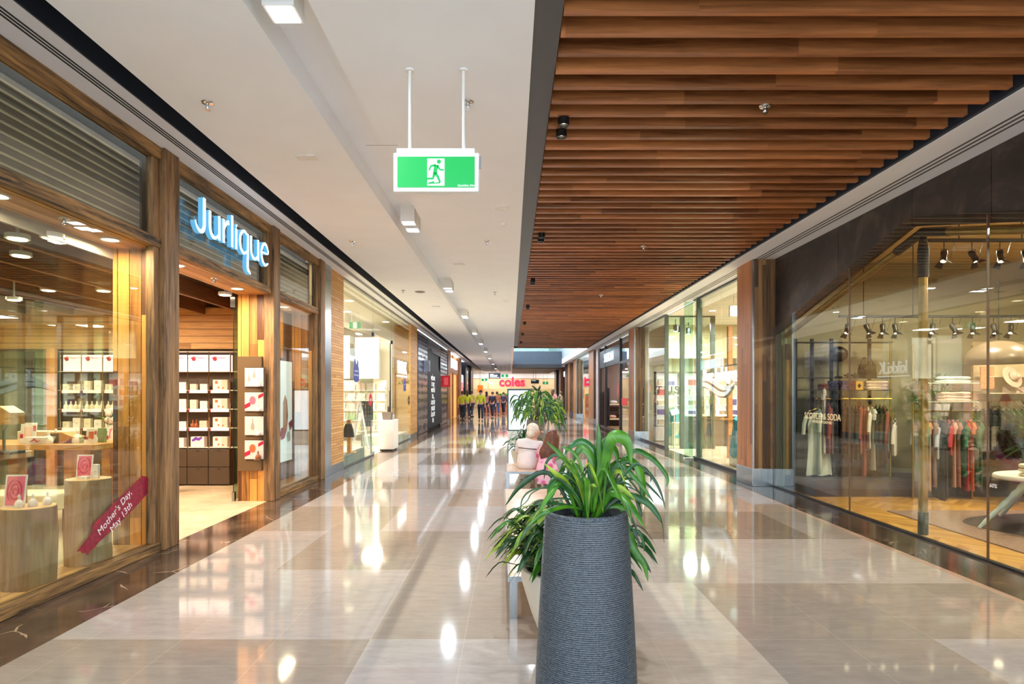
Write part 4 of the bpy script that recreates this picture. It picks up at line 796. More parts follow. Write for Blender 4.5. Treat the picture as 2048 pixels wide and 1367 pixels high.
# hanging signs far
def hsign(name,px0,px1,py0,py1,y,face,lab,lines=None):
    a=at(px0,py0,y); b=at(px1,py1,y); e=E(name,(a.x,y,b.z),lab,'sign'); bx(a.x,b.x,y,y+.12,b.z,a.z).build('panel',face,e)
    for x in (a.x+(b.x-a.x)*.3,a.x+(b.x-a.x)*.6): MB().tube([(x,y+.06,a.z),(x,y+.06,3.72 if y<58 else 3.95)],.012,6).build('hanging_rod',BLK,e)
    for j,t in enumerate(lines or []): bx(a.x+(b.x-a.x)*.1,a.x+(b.x-a.x)*t,y-.006,y-.002,a.z-(a.z-b.z)*(.2+.2*j)-.035,a.z-(a.z-b.z)*(.2+.2*j)).build('text_line',mat('wayfinding_text',(230,236,244),.5,emit=.8),e)
hsign('wayfinding_sign',977.5,1001,745.5,756,46,mat('wayfinding_navy',(34,38,56),.4),'black hanging wayfinding sign with four white text lines in the far walkway',lines=(.4,.75,.7,.9))
hsign('orange_shop_sign',955,966,770,784,50,mat('orange_sign',(236,120,30),.4,emit=.8),'orange square shop sign hanging at the far end of the walkway')
hsign('dark_shop_sign',1062,1078,759,766.5,52,BLK,'small dark sign beside the supermarket lettering',lines=(.6,))
exit_sign('far_exit_sign','green exit sign next to the wayfinding sign in the far walkway',(at(1009.5,751,47).x,47,at(0,751,47).z),.55,.24,(-.15,.15),small=True)
exit_sign('far_exit_sign','faint green exit sign above the orange sign at the far end',(at(969,759,55).x,55,at(0,759,55).z),.5,.24,(-.15,.15),small=True)
exit_sign('far_exit_sign','green exit sign far away near the dark pier on the supermarket side',(at(1091,765.5,56).x,56,at(0,765.5,56).z),.5,.24,(-.15,.15),small=True)
# totem
tm=E('digital_totem',(.3,21.6,0),'freestanding advertising screen with dark teal frame and white glowing panel behind the seated pair','screen')
a=at(1014.5,777,21.6); b=at(1063,861,21.6); bx(a.x,b.x,21.6,21.78,b.z,a.z).build('frame',mat('teal_frame',(22,66,70),.3),tm,bev=.01); a=at(1017.5,780.5,21.6); b=at(1060,858.5,21.6)
bx(a.x,b.x,21.585,21.598,b.z,a.z).build('screen_panel',mat('screen_lit',(222,236,246),.3,emit=.86,ecol=(220,236,250),var=.02),tm); a=at(1014.5,861,21.6); b=at(1063,874,21.6); bx(a.x+.02,b.x-.02,21.62,21.76,0,a.z).build('base',mat('totem_base',(206,206,206),.3),tm)
# ================= RIGHT =================
GX=4.28
def column(y0,y1,x0,lab,z1=Z,base=.29,name='timber_clad_column'):
    e=E(name,((x0+GX)/2,(y0+y1)/2,0),lab,'column')
    bx(x0+.006,GX+.03,y0,y1,base,z1).build('cladding',COLX,e); bx(x0,x0+.0055,y0+.01,y1-.01,base,z1).build('side_cladding',COLY,e)
    bx(x0-.006,x0+.02,y0-.006,y0+.006,base,z1).build('corner_strip',STEEL,e); bx(x0-.008,GX+.032,y0-.008,y1+.008,0,base).build('steel_base',STEEL,e,bev=.004)
column(10.1,10.81,3.94,'large timber clad column with a steel base between the clothing and beauty shops')
column(20.3,21.3,4.04,'second timber clad column with a steel base, just beyond the beauty shop')
column(30.6,32.4,4.06,'third timber clad column beyond the bedding shop')
column(43,44.6,4.06,'fourth timber clad column past the green lit shop')
# --- clothing shop ---
SPA=[(-.6,.0),(2.0,0)]
FA=E('patinated_fascia',(GX,5,3),'dark patinated steel fascia cut to a shallow gable above the clothing shop glass','fascia')
PAT=stone('patinated_steel',(38,32,30),(74,62,54),.38); 
def pat():
    m,N,L,out=nt('rusted_dark_steel'); p=N.new('ShaderNodeBsdfPrincipled'); L.new(p.outputs[0],out.inputs[0]); g=N.new('ShaderNodeNewGeometry')
    a=N.new('ShaderNodeTexNoise'); a.inputs['Scale'].default_value=1.4; a.inputs['Detail'].default_value=9; a.inputs['Roughness'].default_value=.7; a.inputs['Distortion'].default_value=1; L.new(g.outputs['Position'],a.inputs['Vector'])
    r=N.new('ShaderNodeValToRGB'); e=r.color_ramp.elements; e[0].position=.3; e[1].position=.74; e[0].color=srgb((34,29,28)); e[1].color=srgb((150,92,48)); k=r.color_ramp.elements.new(.66); k.color=srgb((86,74,66)); k=r.color_ramp.elements.new(.5); k.color=srgb((52,45,42)); L.new(a.outputs[0],r.inputs[0]); L.new(r.outputs[0],p.inputs['Base Color']); p.inputs['Roughness'].default_value=.42; p.inputs['Metallic'].default_value=.25; return m
PT=pat(); PK=6.65; ZP=H+1.80; SL=.243
zed=lambda y: ZP-SL*abs(y-PK)
bounds=[-.5,1.6,3.6,5.55,PK,8.15,10.09]
for i in range(len(bounds)-1):
    a,b=bounds[i],bounds[i+1]
    m_=MB(); m_.prism([(GX+.02,a+.004,max(zed(a),0)),(GX+.02,b-.004,zed(b)),(GX+.02,b-.004,Z),(GX+.02,a+.004,Z)],(.05,0,0)); m_.build('steel_sheet',PT,FA)
w=E('window_6',(GX,5,0),kind='structure')
for a,b in ((-.5,2.0),(2.01,3.8),(3.81,5.55),(5.56,7.82),(7.83,10.09)): 
    P=[(GX-.012,a,.02),(GX-.012,b,.02),(GX-.012,b,zed(b)+.1)]+([(GX-.012,PK,ZP+.1)] if a<PK<b else [])+[(GX-.012,a,zed(a)+.1)]
    MB().prism(P,(.014,0,0)).build('pane',GLR,w)
    bx(GX-.016,GX+.004,b+.0005,b+.0095,.02,zed(b)+.08).build('joint',mat('bronze_joint',(110,82,62),.4),w)
bx(GX-.03,GX+.03,-.5,10.1,0,.02).build('floor_channel',BLK,w)
# pipe frame
PIPE=mat('brass_pipe',(166,134,72),.35,metal=.6,var=.25); IRON=mat('iron_fitting',(52,56,56),.45,metal=.5)
pf=E('pipe_frame',(4.42,PK,0),'brass coloured pipe frame with dark fittings following the gable behind the clothing shop glass','pipe frame')
XP=4.42
def fitting(a,b,r): MB().tube([a,b],r,14).build('fitting',IRON,pf,smooth=True)
MB().tube([(XP,10.0,zed(10.0)-.06),(XP,7.05,zed(7.05)-.06)],.04,14).build('raking_pipe',PIPE,pf,smooth=True); fitting((XP,7.1,zed(7.1)-.06),(XP,PK,ZP-.06),.05); fitting((XP,6.25,zed(6.25)-.06),(XP,PK,ZP-.06),.05)
MB().tube([(XP,6.3,zed(6.3)-.06),(XP,2.5,zed(2.5)-.06)],.045,14).build('raking_pipe',PIPE,pf,smooth=True)
MB().tube([(XP,PK,.2),(XP,PK,ZP-.5)],.045,16).build('post',PIPE,pf,smooth=True); fitting((XP,PK,0),(XP,PK,.24),.05); MB().tube([(XP,PK,ZP-.55),(XP,PK,ZP-.25),(XP,PK,ZP-.12)],[.055,.055,.035],14).build('fitting',IRON,pf,smooth=True)
MB().tube([(XP,9.9,.2),(XP,9.9,2.05)],.04,14).build('post',PIPE,pf,smooth=True); fitting((XP,9.9,0),(XP,9.9,.22),.048); fitting((XP,9.9,2.05),(XP,9.9,2.3),.045)
# shell
WC=mat('clothing_shop_wall',(206,182,138),.6,var=.05); 
struct('wall_clothing_end',bx(4.33,11,10.0,10.09,0,3.7),mat('clothing_end_wall',(156,148,116),.6,var=.15,scale=1))
struct('wall_clothing_side',bx(10.9,11,-.5,10.0,0,3.7),WC); struct('wall_clothing_near',bx(4.32,11,-.7,-.6,0,3.7),WC)
struct('ceiling_clothing_shop',bx(4.36,11,-.6,10,3.62,3.7),mat('clothing_ceiling',(226,196,146),.7,var=.03))
struct('wall_over_clothing',bx(4.36,4.40,-.6,10.0,3.45,3.62),WC)
bk=MB(); bk.prism([(6.2,-.5,3.1),(10.9,-.5,3.1),(10.9,9.9,3.0),(8.3,9.9,3.0)],(0,0,.06)); struct('ceiling_clothing_bulkhead',bk,WC)
struct('trim_dark_plinth',bx(4.45,10.8,9.08,9.99,0,.24),mat('plinth_dark',(66,54,50),.5,var=.1))
CD=mat('green_curtain',(140,156,124),.8,var=.15,st=(8,1,.2)); 
e=E('wall_drape',(4.42,9.95,0),'pale green ribbed curtain strip beside the timber column inside the clothing shop','curtain'); q=MB(); q.loft([[(4.345+.025*i,9.955+.018*math.sin(i*1.9),z) for i in range(8)]+[(4.345+.025*i,9.975+.018*math.sin(i*1.9),z) for i in range(7,-1,-1)] for z in (.02,3.3)]); q.build('fabric',CD,e)
# shelving frame A
def tub(mb,pts,r=.012,n=6): return mb.tube(pts,r,n)
YR=9.6
def px2(px,y=YR): return (px-VX)/F*y
def pz(py,y=YR): return H-(py-VY)/F*y
fa=E('garment_rack',(px2(1690),YR,.24),'tall black and brass wall rack with shelves and a hanging rail beside the timber column','clothes rack')
for px in (1592,1625,1664,1740): bx(px2(px)-.02,px2(px)+.02,YR+.0,YR+.04,.24,2.36).build('upright',BLK,fa)
tub(MB(),[(px2(1773),YR-.1,.24),(px2(1773),YR-.1,2.34)],.014,8).build('brass_upright',BRASS,fa,smooth=True)
for py,x0,x1,m_ in ((685,1588,1775,BLK),(755,1594,1770,BLK),(779,1594,1772,BLK)): bx(px2(x0),px2(x1),YR-.16,YR-.001,pz(py)-.012,pz(py)).build('shelf',m_,fa)
tub(MB(),[(px2(1625),YR-.12,pz(797)),(px2(1773),YR-.12,pz(797))],.012,8).build('hanging_rail',BRASS,fa,smooth=True)
bx(px2(1594),px2(1625),YR-.02,YR+.02,pz(826)-.01,pz(826)+.01).build('cross_bar',BLK,fa)
GC={}
def gm(c,pat=None):
    k=('garment_%d_%d_%d'%c); return mat(k,c,.85,var=.28,scale=5,st=(3,3,.5))
def garment(x,y,zt,rz,kind,c,lab,grp,L=None,c2=None):
    e=E({'shirt':'hanging_shirt','jacket':'hanging_jacket','dress':'hanging_dress','scarf':'hanging_scarf'}[kind],(x,y,zt-(L or .7)),lab,{'shirt':'shirt','jacket':'jacket','dress':'dress','scarf':'scarf'}[kind],grp,rz=rz)
    L=L or {'shirt':.68,'jacket':.78,'dress':1.0,'scarf':.9}[kind]; m_=gm(c); mb=MB(); n=18; rings=[]
    sw={'shirt':.18,'jacket':.19,'dress':.16,'scarf':.07}[kind]; hw={'shirt':.21,'jacket':.21,'dress':.20,'scarf':.1}[kind]
    for i in range(11):
        t=i/10; wd= .05+(sw-.05)*min(1,t/.12) if t<.12 else sw*(1-.1*math.sin((t-.12)*PI/.88))+(hw-sw)*t; th=.012+.015*min(1,t*3)
        rings.append([(wd*math.cos(2*PI*j/n),(th*math.sin(2*PI*j/n))*(1+.35*math.sin(j*2.1+i*.2)),L-t*L+.012*math.sin(j*1.7)*t-.03*abs(math.cos(2*PI*j/n))*(1-t)) for j in range(n)])
    mb.loft(rings); mb.build('body',m_,e,smooth=True,local=True)
    if kind!='scarf':
        sl={'shirt':.38,'jacket':.56,'dress':.2}[kind]
        for s_ in (-1,1): MB().tube([(s_*sw*.86,0,L-.05),(s_*(sw+.035),-.005,L-.12),(s_*(sw+.055),.012,L-sl*.6),(s_*(sw+.06),.02,L-sl)],[.026,.03,.029,.027],9).build('sleeve',gm(c2) if c2 else m_,e,smooth=True,local=True)
    if kind=='jacket':
        q=MB(); [q.ball((0.02,-.075,L-.25-.07*k),.009,6) for k in range(3)]; q.build('buttons',BRASS,e,local=True)
    h=MB().tube([(-.17,0,L-.03),(0,0,L+.03),(.17,0,L-.03)],.006,6).tube([(0,0,L+.03),(0,0,L+.075),(.02,0,L+.1),(.0,0,L+.115),(-.02,0,L+.10)],.0035,6); h.build('hanger',[BRASS],e,local=True); return e
def rack(px0,px1,zt,y,items,grp,where):
    n=len(items); seen={}
    for i,it in enumerate(items):
        kind,c,nm=it[:3]; L=it[3] if len(it)>3 else None
        px=px0+(px1-px0)*i/(n-1); garment(px2(px,y),y,zt,math.radians(68+R.uniform(-6,6)),kind,c,f'{nm} {kind}, {ordn(i)} on the {where} rail',grp,L)
bl=(34,38,44); 
rack(1640,1768,pz(797)-.115,YR-.14,[('shirt',(206,216,196),'pale mint flared',1.0),('dress',(196,186,176),'beige'),('jacket',(150,70,60),'brick red'),('shirt',(92,68,60),'brown'),('dress',(44,36,34),'black sequinned'),('dress',(52,44,40),'dark patterned'),('jacket',(58,30,28),'dark maroon leather'),('jacket',bl,'navy',.8),('jacket',(30,36,40),'black',.84),('jacket',(40,46,52),'charcoal',.8),('jacket',(150,76,62),'coral'),('scarf',(176,88,78),'long rose fringed',1.05),('shirt',(236,230,214),'cream collared',.62),('dress',(228,222,206),'ivory',.95),('jacket',(60,44,40),'dark brown buttoned',.9),('jacket',(70,48,42),'chestnut buttoned',.9),('jacket',(170,84,78),'dusty coral',.85)],'garments on the first rail','first brass')
e=garment(px2(1628),YR-.16,pz(797)-.16,0.1,'shirt',(214,224,206),'wide flared mint blouse at the front end of the brass rail','garments on the first rail',1.0)
garment(px2(1700),YR-.05,pz(905),.1,'dress',(52,44,42),'dark sequinned skirt hanging low below the first rail','low garments',.42)
garment(px2(1748),YR-.05,pz(890),.1,'dress',(74,54,50),'plain brown skirt hanging low below the first rail','low garments',.5)
def folded(x,y,z,w,d,c,n,lab,grp='folded knitwear',name='folded_sweater'):
    for k in range(n):
        e=E(name,(x,y,z+.045*k),(f'{ordn(k)} from the bottom, ' if n>1 else '')+lab,'sweater',grp); q=MB()
        q.loft([[( (w/2)*math.copysign(abs(math.cos(t))**.6,math.cos(t))*s*(1+.02*math.sin(5*t+k)),(d/2)*math.copysign(abs(math.sin(t))**.6,math.sin(t))*s,zz+.006*math.sin(2*t+k)*(zz>.01)) for t in [j*PI/12 for j in range(24)]] for s,zz in ((.93,0),(1,.01),(1,.028),(.9,.04),(.5,.044))]); q.build('knit',gm(c),e,smooth=True,local=True)
        MB().tube([(-w*.42,-d*.42,.02),(0,-d*.5,.024),(w*.42,-d*.42,.02)],.008,6).build('fold_edge',gm(tuple(max(0,int(a*.85)) for a in c)),e,smooth=True,local=True)
folded(px2(1745),YR-.09,pz(779),.34,.15,(232,206,180),3,'cream sweater stacked on the first rack shelf')
cl=[(120,50,44),(50,44,90),(44,48,110),(120,60,50)]
for i,px in enumerate((1640,1660,1678,1693)): folded(px2(px),YR-.09,pz(779),.13,.15,cl[i],3 if i else 2,['maroon','purple','indigo','rust brown'][i]+' folded top on the first rack shelf')
e=E('yellow_card',(px2(1706),YR-.17,pz(779)),'mustard yellow square card standing on the first rack shelf','card'); bx(-.05,.05,-.004,.004,0,.13).build('card',mat('mustard',(226,172,60),.6),e,local=True); MB().prism([(0,-.006,.02),(.03,-.006,.06),(0,-.006,.1),(-.03,-.006,.06)],(0,.0015,0)).build('print',BLK,e,local=True)
h=E('black_hat',(px2(1672),YR-.08,pz(755)),'large round black hat on a stand on the high rack shelf','hat'); MB().ball((0,0,.36),.15,16,(1,.35,.8)).build('brim',BLK,h,smooth=True,local=True); MB().tube([(0,.03,0),(0,.03,.3)],.012,6).lathe([(.06,0),(.05,.02)],12).build('stand',BLK,h,local=True)
h=E('black_handbag',(px2(1728),YR-.08,pz(755)),'shiny black handbag beside the black hat on the high shelf','bag'); MB().loft([[(-.14,-.04,0),(.14,-.04,0),(.14,.04,0),(-.14,.04,0)],[(-.12,-.03,.2),(.12,-.03,.2),(.12,.03,.2),(-.12,.03,.2)]]).build('body',mat('patent_black',(24,24,26),.15),h,local=True,bev=.01); MB().tube([(-.1,0,.2),(-.06,0,.3),(.06,0,.3),(.1,0,.2)],.008,6).build('handle',BLK,h,local=True)
for dx in (-.05,.05): MB().ball((dx,-.045,.14),.012,8).build('stud',CHROME,h,local=True)
h=E('sandals',(px2(1695),YR-.1,pz(755)),'dark strappy sandals between the hat and the handbag','shoes')
for dx in (-.05,.06): MB().loft([[(dx-.03,-.05,0),(dx+.03,-.05,0),(dx+.03,.07,.03),(dx-.03,.07,.03)],[(dx-.025,-.04,.02),(dx+.025,-.04,.02),(dx+.025,.06,.05),(dx-.025,.06,.05)]]).tube([(dx-.03,.0,.02),(dx,.0,.07),(dx+.03,0,.02)],.006,6).build('sandal',BLK,h,local=True)
# shelf texts / glass decals
e=E('window_name_decal',onX(1645,834,GX-.02),'small gold lettering reading SCOTCH and SODA on the clothing shop glass','decal'); c=onX(1643,833,GX-.0165); text('lettering','SCOTCH & SODA',.125,(GX-.0165,c.y,c.z),TOL,mat('gold_text',(226,206,160),.4,emit=.25),e,.0006); c=onX(1643,844,GX-.0165); text('lettering','AMSTERDAM COUTURE',.05,(GX-.0165,c.y,c.z),TOL,mat('gold_text',(0,0,0)),e,.0006)
e=E('discount_decal',onX(1985,971,GX-.02),'white numerals reading 60% on the clothing shop glass','decal'); c=onX(1986,971,GX-.0165); text('lettering','60%',.052,(GX-.0165,c.y,c.z),TOL,DW,e,.0006,shear=.2)
# second rack
y=8.9; W2=lambda px: px2(px,y); Z2=lambda py: pz(py,y)
fb=E('garment_rack',(W2(1890),y,0),'brass rack with two shelves of folded knits beyond the window post','clothes rack')
for px in (1826,1944): tub(MB(),[(W2(px),y,.0),(W2(px),y,2.2)],.014,8).build('upright',BRASS,fb,smooth=True)
for py in (765,802): bx(W2(1824),W2(1946),y-.12,y+.12,Z2(py)-.012,Z2(py)).build('shelf',mat('glass_shelf',(206,212,200),.1),fb)
tub(MB(),[(W2(1826),y,Z2(822)),(W2(1944),y,Z2(822))],.012,8).build('hanging_rail',BRASS,fb,smooth=True)
folded(W2(1906),y,Z2(765),.46,.2,(216,228,226),2,'pale blue white knit on the upper brass rack shelf'); folded(W2(1908),y,Z2(802),.42,.2,(238,206,186),3,'blush pink sweater on the lower brass rack shelf')
folded(W2(1838),y,Z2(802),.2,.2,(130,160,110),2,'sage green top on the lower brass rack shelf')
def flower_disc(px,py,lab):
    e=E('flower_ornament',(W2(px),y-.1,Z2(py)-.1),lab,'ornament'); q=MB()
    for k in range(5): a=k*2*PI/5+.3; q.ball((.085*math.cos(a),0,.1+.07*math.sin(a)),.062,10,(1,.25,1))
    q.ball((0,0,.1),.06,10,(1,.25,1)); q.build('petals',mat('ornament_grey',(96,90,78),.6),e,smooth=True,local=True); MB().tube([(0,.03,0),(0,.03,-.0)],.01,6) ; bx(-.01,.01,0.02,.03,-.12,.1).build('stem',BLK,e,local=True)
flower_disc(1829,774,'dark flower shaped ornament on the brass rack shelf')
rack(1838,1956,Z2(822)-.115,y,[('shirt',(214,220,224),'white striped',.9),('shirt',(46,110,86),'emerald patterned',.5),('dress',(176,134,92),'tan knitted',1.0),('dress',(150,110,80),'camel',.95),('shirt',(190,200,210),'pale blue',.55),('dress',(52,42,44),'black speckled',1.15),('dress',(70,56,54),'dark spotted',1.1),('shirt',(196,60,70),'crimson print',.5),('dress',(206,150,120),'peach',.95),('dress',(160,110,90),'clay',.95),('shirt',(36,112,80),'bright green',.8),('dress',(176,50,54),'red striped',1.0),('dress',(220,120,70),'orange striped',1.0),('shirt',(52,116,78),'leaf green patterned',.9),('dress',(36,110,80),'deep green',.95)],'garments on the second rail','second brass')
garment(W2(1815),y+.3,Z2(822)-.1,1.0,'shirt',(236,230,214),'white and tan blouse hanging beyond the window post','single garments',.55)
# third wall section
y=9.3; W3=lambda px: px2(px,y); Z3=lambda py: pz(py,y)
fc=E('wall_shelving',(W3(2010),y,0),'cream wall shelving with a hat and framed art above dark jackets','shelving')
for py in (752,785): bx(W3(1965),W3(2130),y-.1,y+.14,Z3(py)-.015,Z3(py)).build('shelf',CREAM,fc)
bx(W3(1960),W3(2130),y+.15,y+.18,.24,2.3).build('back_panel',mat('panel_cream',(226,206,164),.6),fc); tub(MB(),[(W3(1950),y-.06,Z3(800)),(W3(2130),y-.06,Z3(800))],.012,8).build('hanging_rail',BRASS,fc)
h=E('straw_hat',(W3(2009),y-.09,Z3(785)),'pink straw hat with a grey band leaning on the upper shelf','hat')
T=Matrix.Translation((W3(2009),y-.14,Z3(754)+.0))@Matrix.Rotation(.5,4,'Y')@Matrix.Rotation(1.15,4,'X')
def lt(prof,n=24): 
    q=MB(); q.lathe(prof,n); q.v=[T@p for p in q.v]; return q
lt([(.16,0),(.165,.005),(.07,.014),(.065,.012)]).build('brim',mat('straw_pink',(236,200,176),.7),h,smooth=True); lt([(.072,.01),(.066,.07),(.04,.1),(.001,.09)]).build('crown',mat('straw_pink',(0,0,0)),h,smooth=True); lt([(.0745,.012),(.0725,.03),(.072,.03),(.073,.012)]).build('band',mat('band_grey',(150,140,136),.7),h,smooth=True)
e=E('framed_art',(W3(1966),y-.08,Z3(777)),'speckled orange and gold art print beside the straw hat','picture'); bx(-.1,.1,-.01,.01,0,.33).build('print',mat('art_speckle',(232,170,110),.6,c2=(206,120,90),scale=60),e,local=True)
for i,px in enumerate((2020,2046,2068)):
    e=E('shoe_pair',(W3(px),y-.02,Z3(785)),f'{ordn(i)} pair of pale pink shoes on the lower cream shelf','shoes','shoes on the cream shelf')
    for dx in (-.04,.04): MB().loft([[(dx-.03,-.09,0),(dx+.03,-.09,0),(dx+.03,.09,0),(dx-.03,.09,0)],[(dx-.03,-.06,.03),(dx+.03,-.06,.03),(dx+.028,.08,.09),(dx-.028,.08,.09)]]).build('shoe',mat('shoe_pink',(230,200,180),.5),e,local=True,bev=.01)
dkj=[(44,42,34),(38,40,34),(48,50,40),(40,38,32),(52,56,44),(46,44,36),(36,38,36),(60,90,140),(70,110,160),(160,150,150)]
rack(1952,2090,Z3(800)-.115,y-.06,[('jacket',c,['olive black','dark moss','army green','soot black','olive','umber','coal','denim blue','sky blue','grey floral'][i],.75) for i,c in enumerate(dkj)],'garments on the third rail','third')
# plant & shoes below the third rail
def bush(name,x,y,z,r,h,n,lab,mats,seed,cat='plant',leafw=.02,leafl=.14,potm=None):
    e=E(name,(x,y,z),lab,cat); rr=random.Random(seed); q=MB(); st=MB()
    for k in range(n):
        a=rr.uniform(0,6.28); el=rr.uniform(.15,1.45); d=V((math.cos(a)*math.cos(el),math.sin(a)*math.cos(el),math.sin(el))); c=V((0,0,h*.35))+V((d.x*r,d.y*r,d.z*h*.6))*rr.uniform(.45,1)
        dr=(d+V((rr.uniform(-.6,.6),rr.uniform(-.6,.6),rr.uniform(-.8,.3)))).normalized(); s=dr.cross(V((0,0,1))).normalized()*leafw*rr.uniform(.7,1.2); l=leafl*rr.uniform(.7,1.3); q.c=rr.randrange(len(mats)); up=s.cross(dr).normalized()*leafw*.3
        P=[c,c+dr*l*.3+s+up,c+dr*l*.65+s*.8+V((0,0,-l*.08)),c+dr*l+V((0,0,-l*.25)),c+dr*l*.65-s*.8+V((0,0,-l*.08)),c+dr*l*.3-s+up]; m=c+dr*l*.35; m2=c+dr*l*.65+V((0,0,-l*.08))-up*.3
        b=len(q.v); q.v+=P+[m,m2]; 
        for f in ((0,1,6),(1,2,7,6),(2,3,7),(3,4,7),(4,5,6,7),(5,0,6)): q.f.append([b+i for i in f]); q.m.append(q.c)
        if k%4==0: st.tube([(0,0,0),(c.x*.5,c.y*.5,c.z*.6),c],.004,5)
    q.build('foliage',mats,e,local=True); st.build('stems',LEAFD,e,local=True); 
    if potm: MB().lathe([(.11,0),(.13,.18),(.12,.18),(.11,.02)],16,(0,0,-.18)).build('pot',potm,e,smooth=True,local=True)
    return e
bush('palm_plant',W3(2005)-.15,8.55,.25,.40,1.05,190,'dark leafy plant standing below the third clothes rail',[LEAFD,LEAFD,LEAF],11,potm=BLK,leafl=.3)
bush('feather_palm',px2(1880,9.5),9.5,1.35,.22,.4,60,'feathery plant showing above the second clothes rail',[LEAFD,LEAF],12,potm=WH2,leafl=.22)
# table on rug
rg=E('floor_rug',(6.2,6.6,0),'grey brown woven rug on the parquet of the clothing shop','rug'); bx(4.82,9.2,5.2,7.95,.0,.014).build('pile',mat('rug_brown',(150,118,96),.95,var=.5,scale=90,bump=1),rg)
r2=E('round_rug',(6.35,7.0,.0145),'black rounded hide rug lying on the woven rug under the white table','rug'); MB().loft([[(6.42+1.2*(1+.05*math.sin(3*t))*math.cos(t)*s,6.9+.84*(1+.06*math.sin(2*t+1))*math.sin(t)*s,z) for t in [j*PI/20 for j in range(40)]] for s,z in ((1,.0145),(.985,.024))]).build('hide',mat('rug_black',(44,36,34),.95,var=.3,scale=60,bump=.5),r2)
tb=E('round_table',(5.9,6.95,0),'white round table with turned splayed legs on the black rug','table'); TW=mat('table_white',(232,222,200),.4,var=.03)
TZ2=.62
MB().loft([[(6.0+.68*s*math.cos(t),6.75+.45*s*math.sin(t),z) for t in [j*PI/18 for j in range(36)]] for s,z in ((.97,TZ2-.05),(1,TZ2-.035),(1,TZ2-.012),(.985,TZ2))]).build('tabletop',TW,tb,smooth=True)
for (x0,y0,x1,y1) in ((5.62,6.72,5.18,6.86),(5.95,7.05,5.92,7.5),(6.4,6.9,6.85,7.3),(6.3,6.5,6.6,6.2)):
    P=[V((x0,y0,TZ2-.051)).lerp(V((x1,y1,.025)),t/14) for t in range(15)]; MB().tube(P,[.038,.036,.04,.028,.036,.027,.028,.034,.028,.024,.028,.021,.026,.02,.018],12).build('leg',mat('leg_mint',(196,216,208),.4),tb,smooth=True)
folded(5.72,6.62,TZ2+.001,.5,.26,(232,222,170),3,'pale yellow sweater folded on the white table','sweaters on the white table')
folded(6.35,6.62,TZ2+.001,.4,.24,(206,206,200),2,'black and white striped sweater folded on the white table','sweaters on the white table')
e=E('table_sign',(6.02,6.5,TZ2),'blank grey tent card standing on the white table','card'); MB().prism([(-.08,-.05,0),(-.07,-.0,.17),(.07,-.0,.17),(.08,-.05,0)],(0,.006,0)).prism([(-.08,.05,0),(-.07,.0,.17),(.07,.0,.17),(.08,.05,0)],(0,.004,0)).build('card',mat('card_grey_b',(190,184,172),.6),e,local=True)
e=E('hanging_garment_label',(5.5,6.33,.4),'white tagged garment hem hanging over the table edge','tag'); MB().loft([[(5.38,6.42,.60),(5.58,6.36,.62),(5.58,6.35,.62),(5.38,6.41,.60)],[(5.40,6.36,.52),(5.57,6.31,.50),(5.57,6.30,.50),(5.40,6.35,.52)],[(5.45,6.36,.42),(5.49,6.33,.40),(5.49,6.32,.40),(5.45,6.35,.42)]]).build('cloth',mat('tag_white',(210,206,200),.7),e)
# track lights
def track(y,z,pxs,x0,x1,n0,lab0,group):
    t=E('track_rail',((x0+x1)/2,y,z),f'black lighting track {lab0}','track light'); bx(x0,x1,y-.02,y+.02,z-.02,z+.015).build('rail',BLK,t,bev=.004)
    for x in (x0+.35,x0+.35+.7,x1-.3): MB().tube([(x,y,z+.0151),(x,y,3.62)],.006,6).build('drop_rod',BLK,t)
    for i,px in enumerate(pxs):
        x=px2(px,y); a=(.5,-.5,.2,0)[i%4]; e=E('track_spotlight',(x,y,z-.28),f'{ordn(i)} black spotlight with barn doors {lab0}','spotlight',group)
        MB().tube([(x,y,z-.021),(x,y,z-.1)],.005,6).build('stem',BLK,e); MB().tube([(x-.035,y,z-.14),(x-.035,y,z-.1),(x+.035,y,z-.1),(x+.035,y,z-.14)],.003,6).build('yoke',BLK,e)
        T=Matrix.Translation((x,y,z-.15))@Matrix.Rotation(a*.6,4,'Y')@Matrix.Rotation(-.3,4,'X')
        q=MB().lathe([(.0,.04),(.03,.035),(.036,.0),(.03,-.03),(.033,-.09),(.04,-.1)],16); q.v=[T@p for p in q.v]; hd=q.build('head',BLK,e,smooth=True)
        q=MB().lathe([(.028,-.101),(.028,-.098)],14); q.v=[T@p for p in q.v]; q.build('lens',LITW,hd)
        for s_ in (-1,1):
            q=MB(); q.prism([(-.03,s_*.038,-.1),(.03,s_*.038,-.1),(.045,s_*.075,-.15),(-.045,s_*.075,-.15)],(0,0,.002)); q.v=[T@p for p in q.v]; q.build('barn_door',BLK,e)
        MB().tube([(x+.12,y,z-.02),(x+.1,y+.01,z-.12),(x+.07,y,z-.2),(x+.03,y,z-.18)],.003,5).build('cable',BLK,e)
track(6.9,pz(480,6.9),(1888,1944,2000,2050),px2(1855,6.9),px2(2200,6.9),0,'near the gable peak of the clothing shop','near track spotlights')
track(8.8,pz(632,8.8),(1695,1733,1765,1790,1865,1905,1945,1987,2022),px2(1678,8.8),px2(2100,8.8),0,'deeper in the clothing shop','far track spotlights')
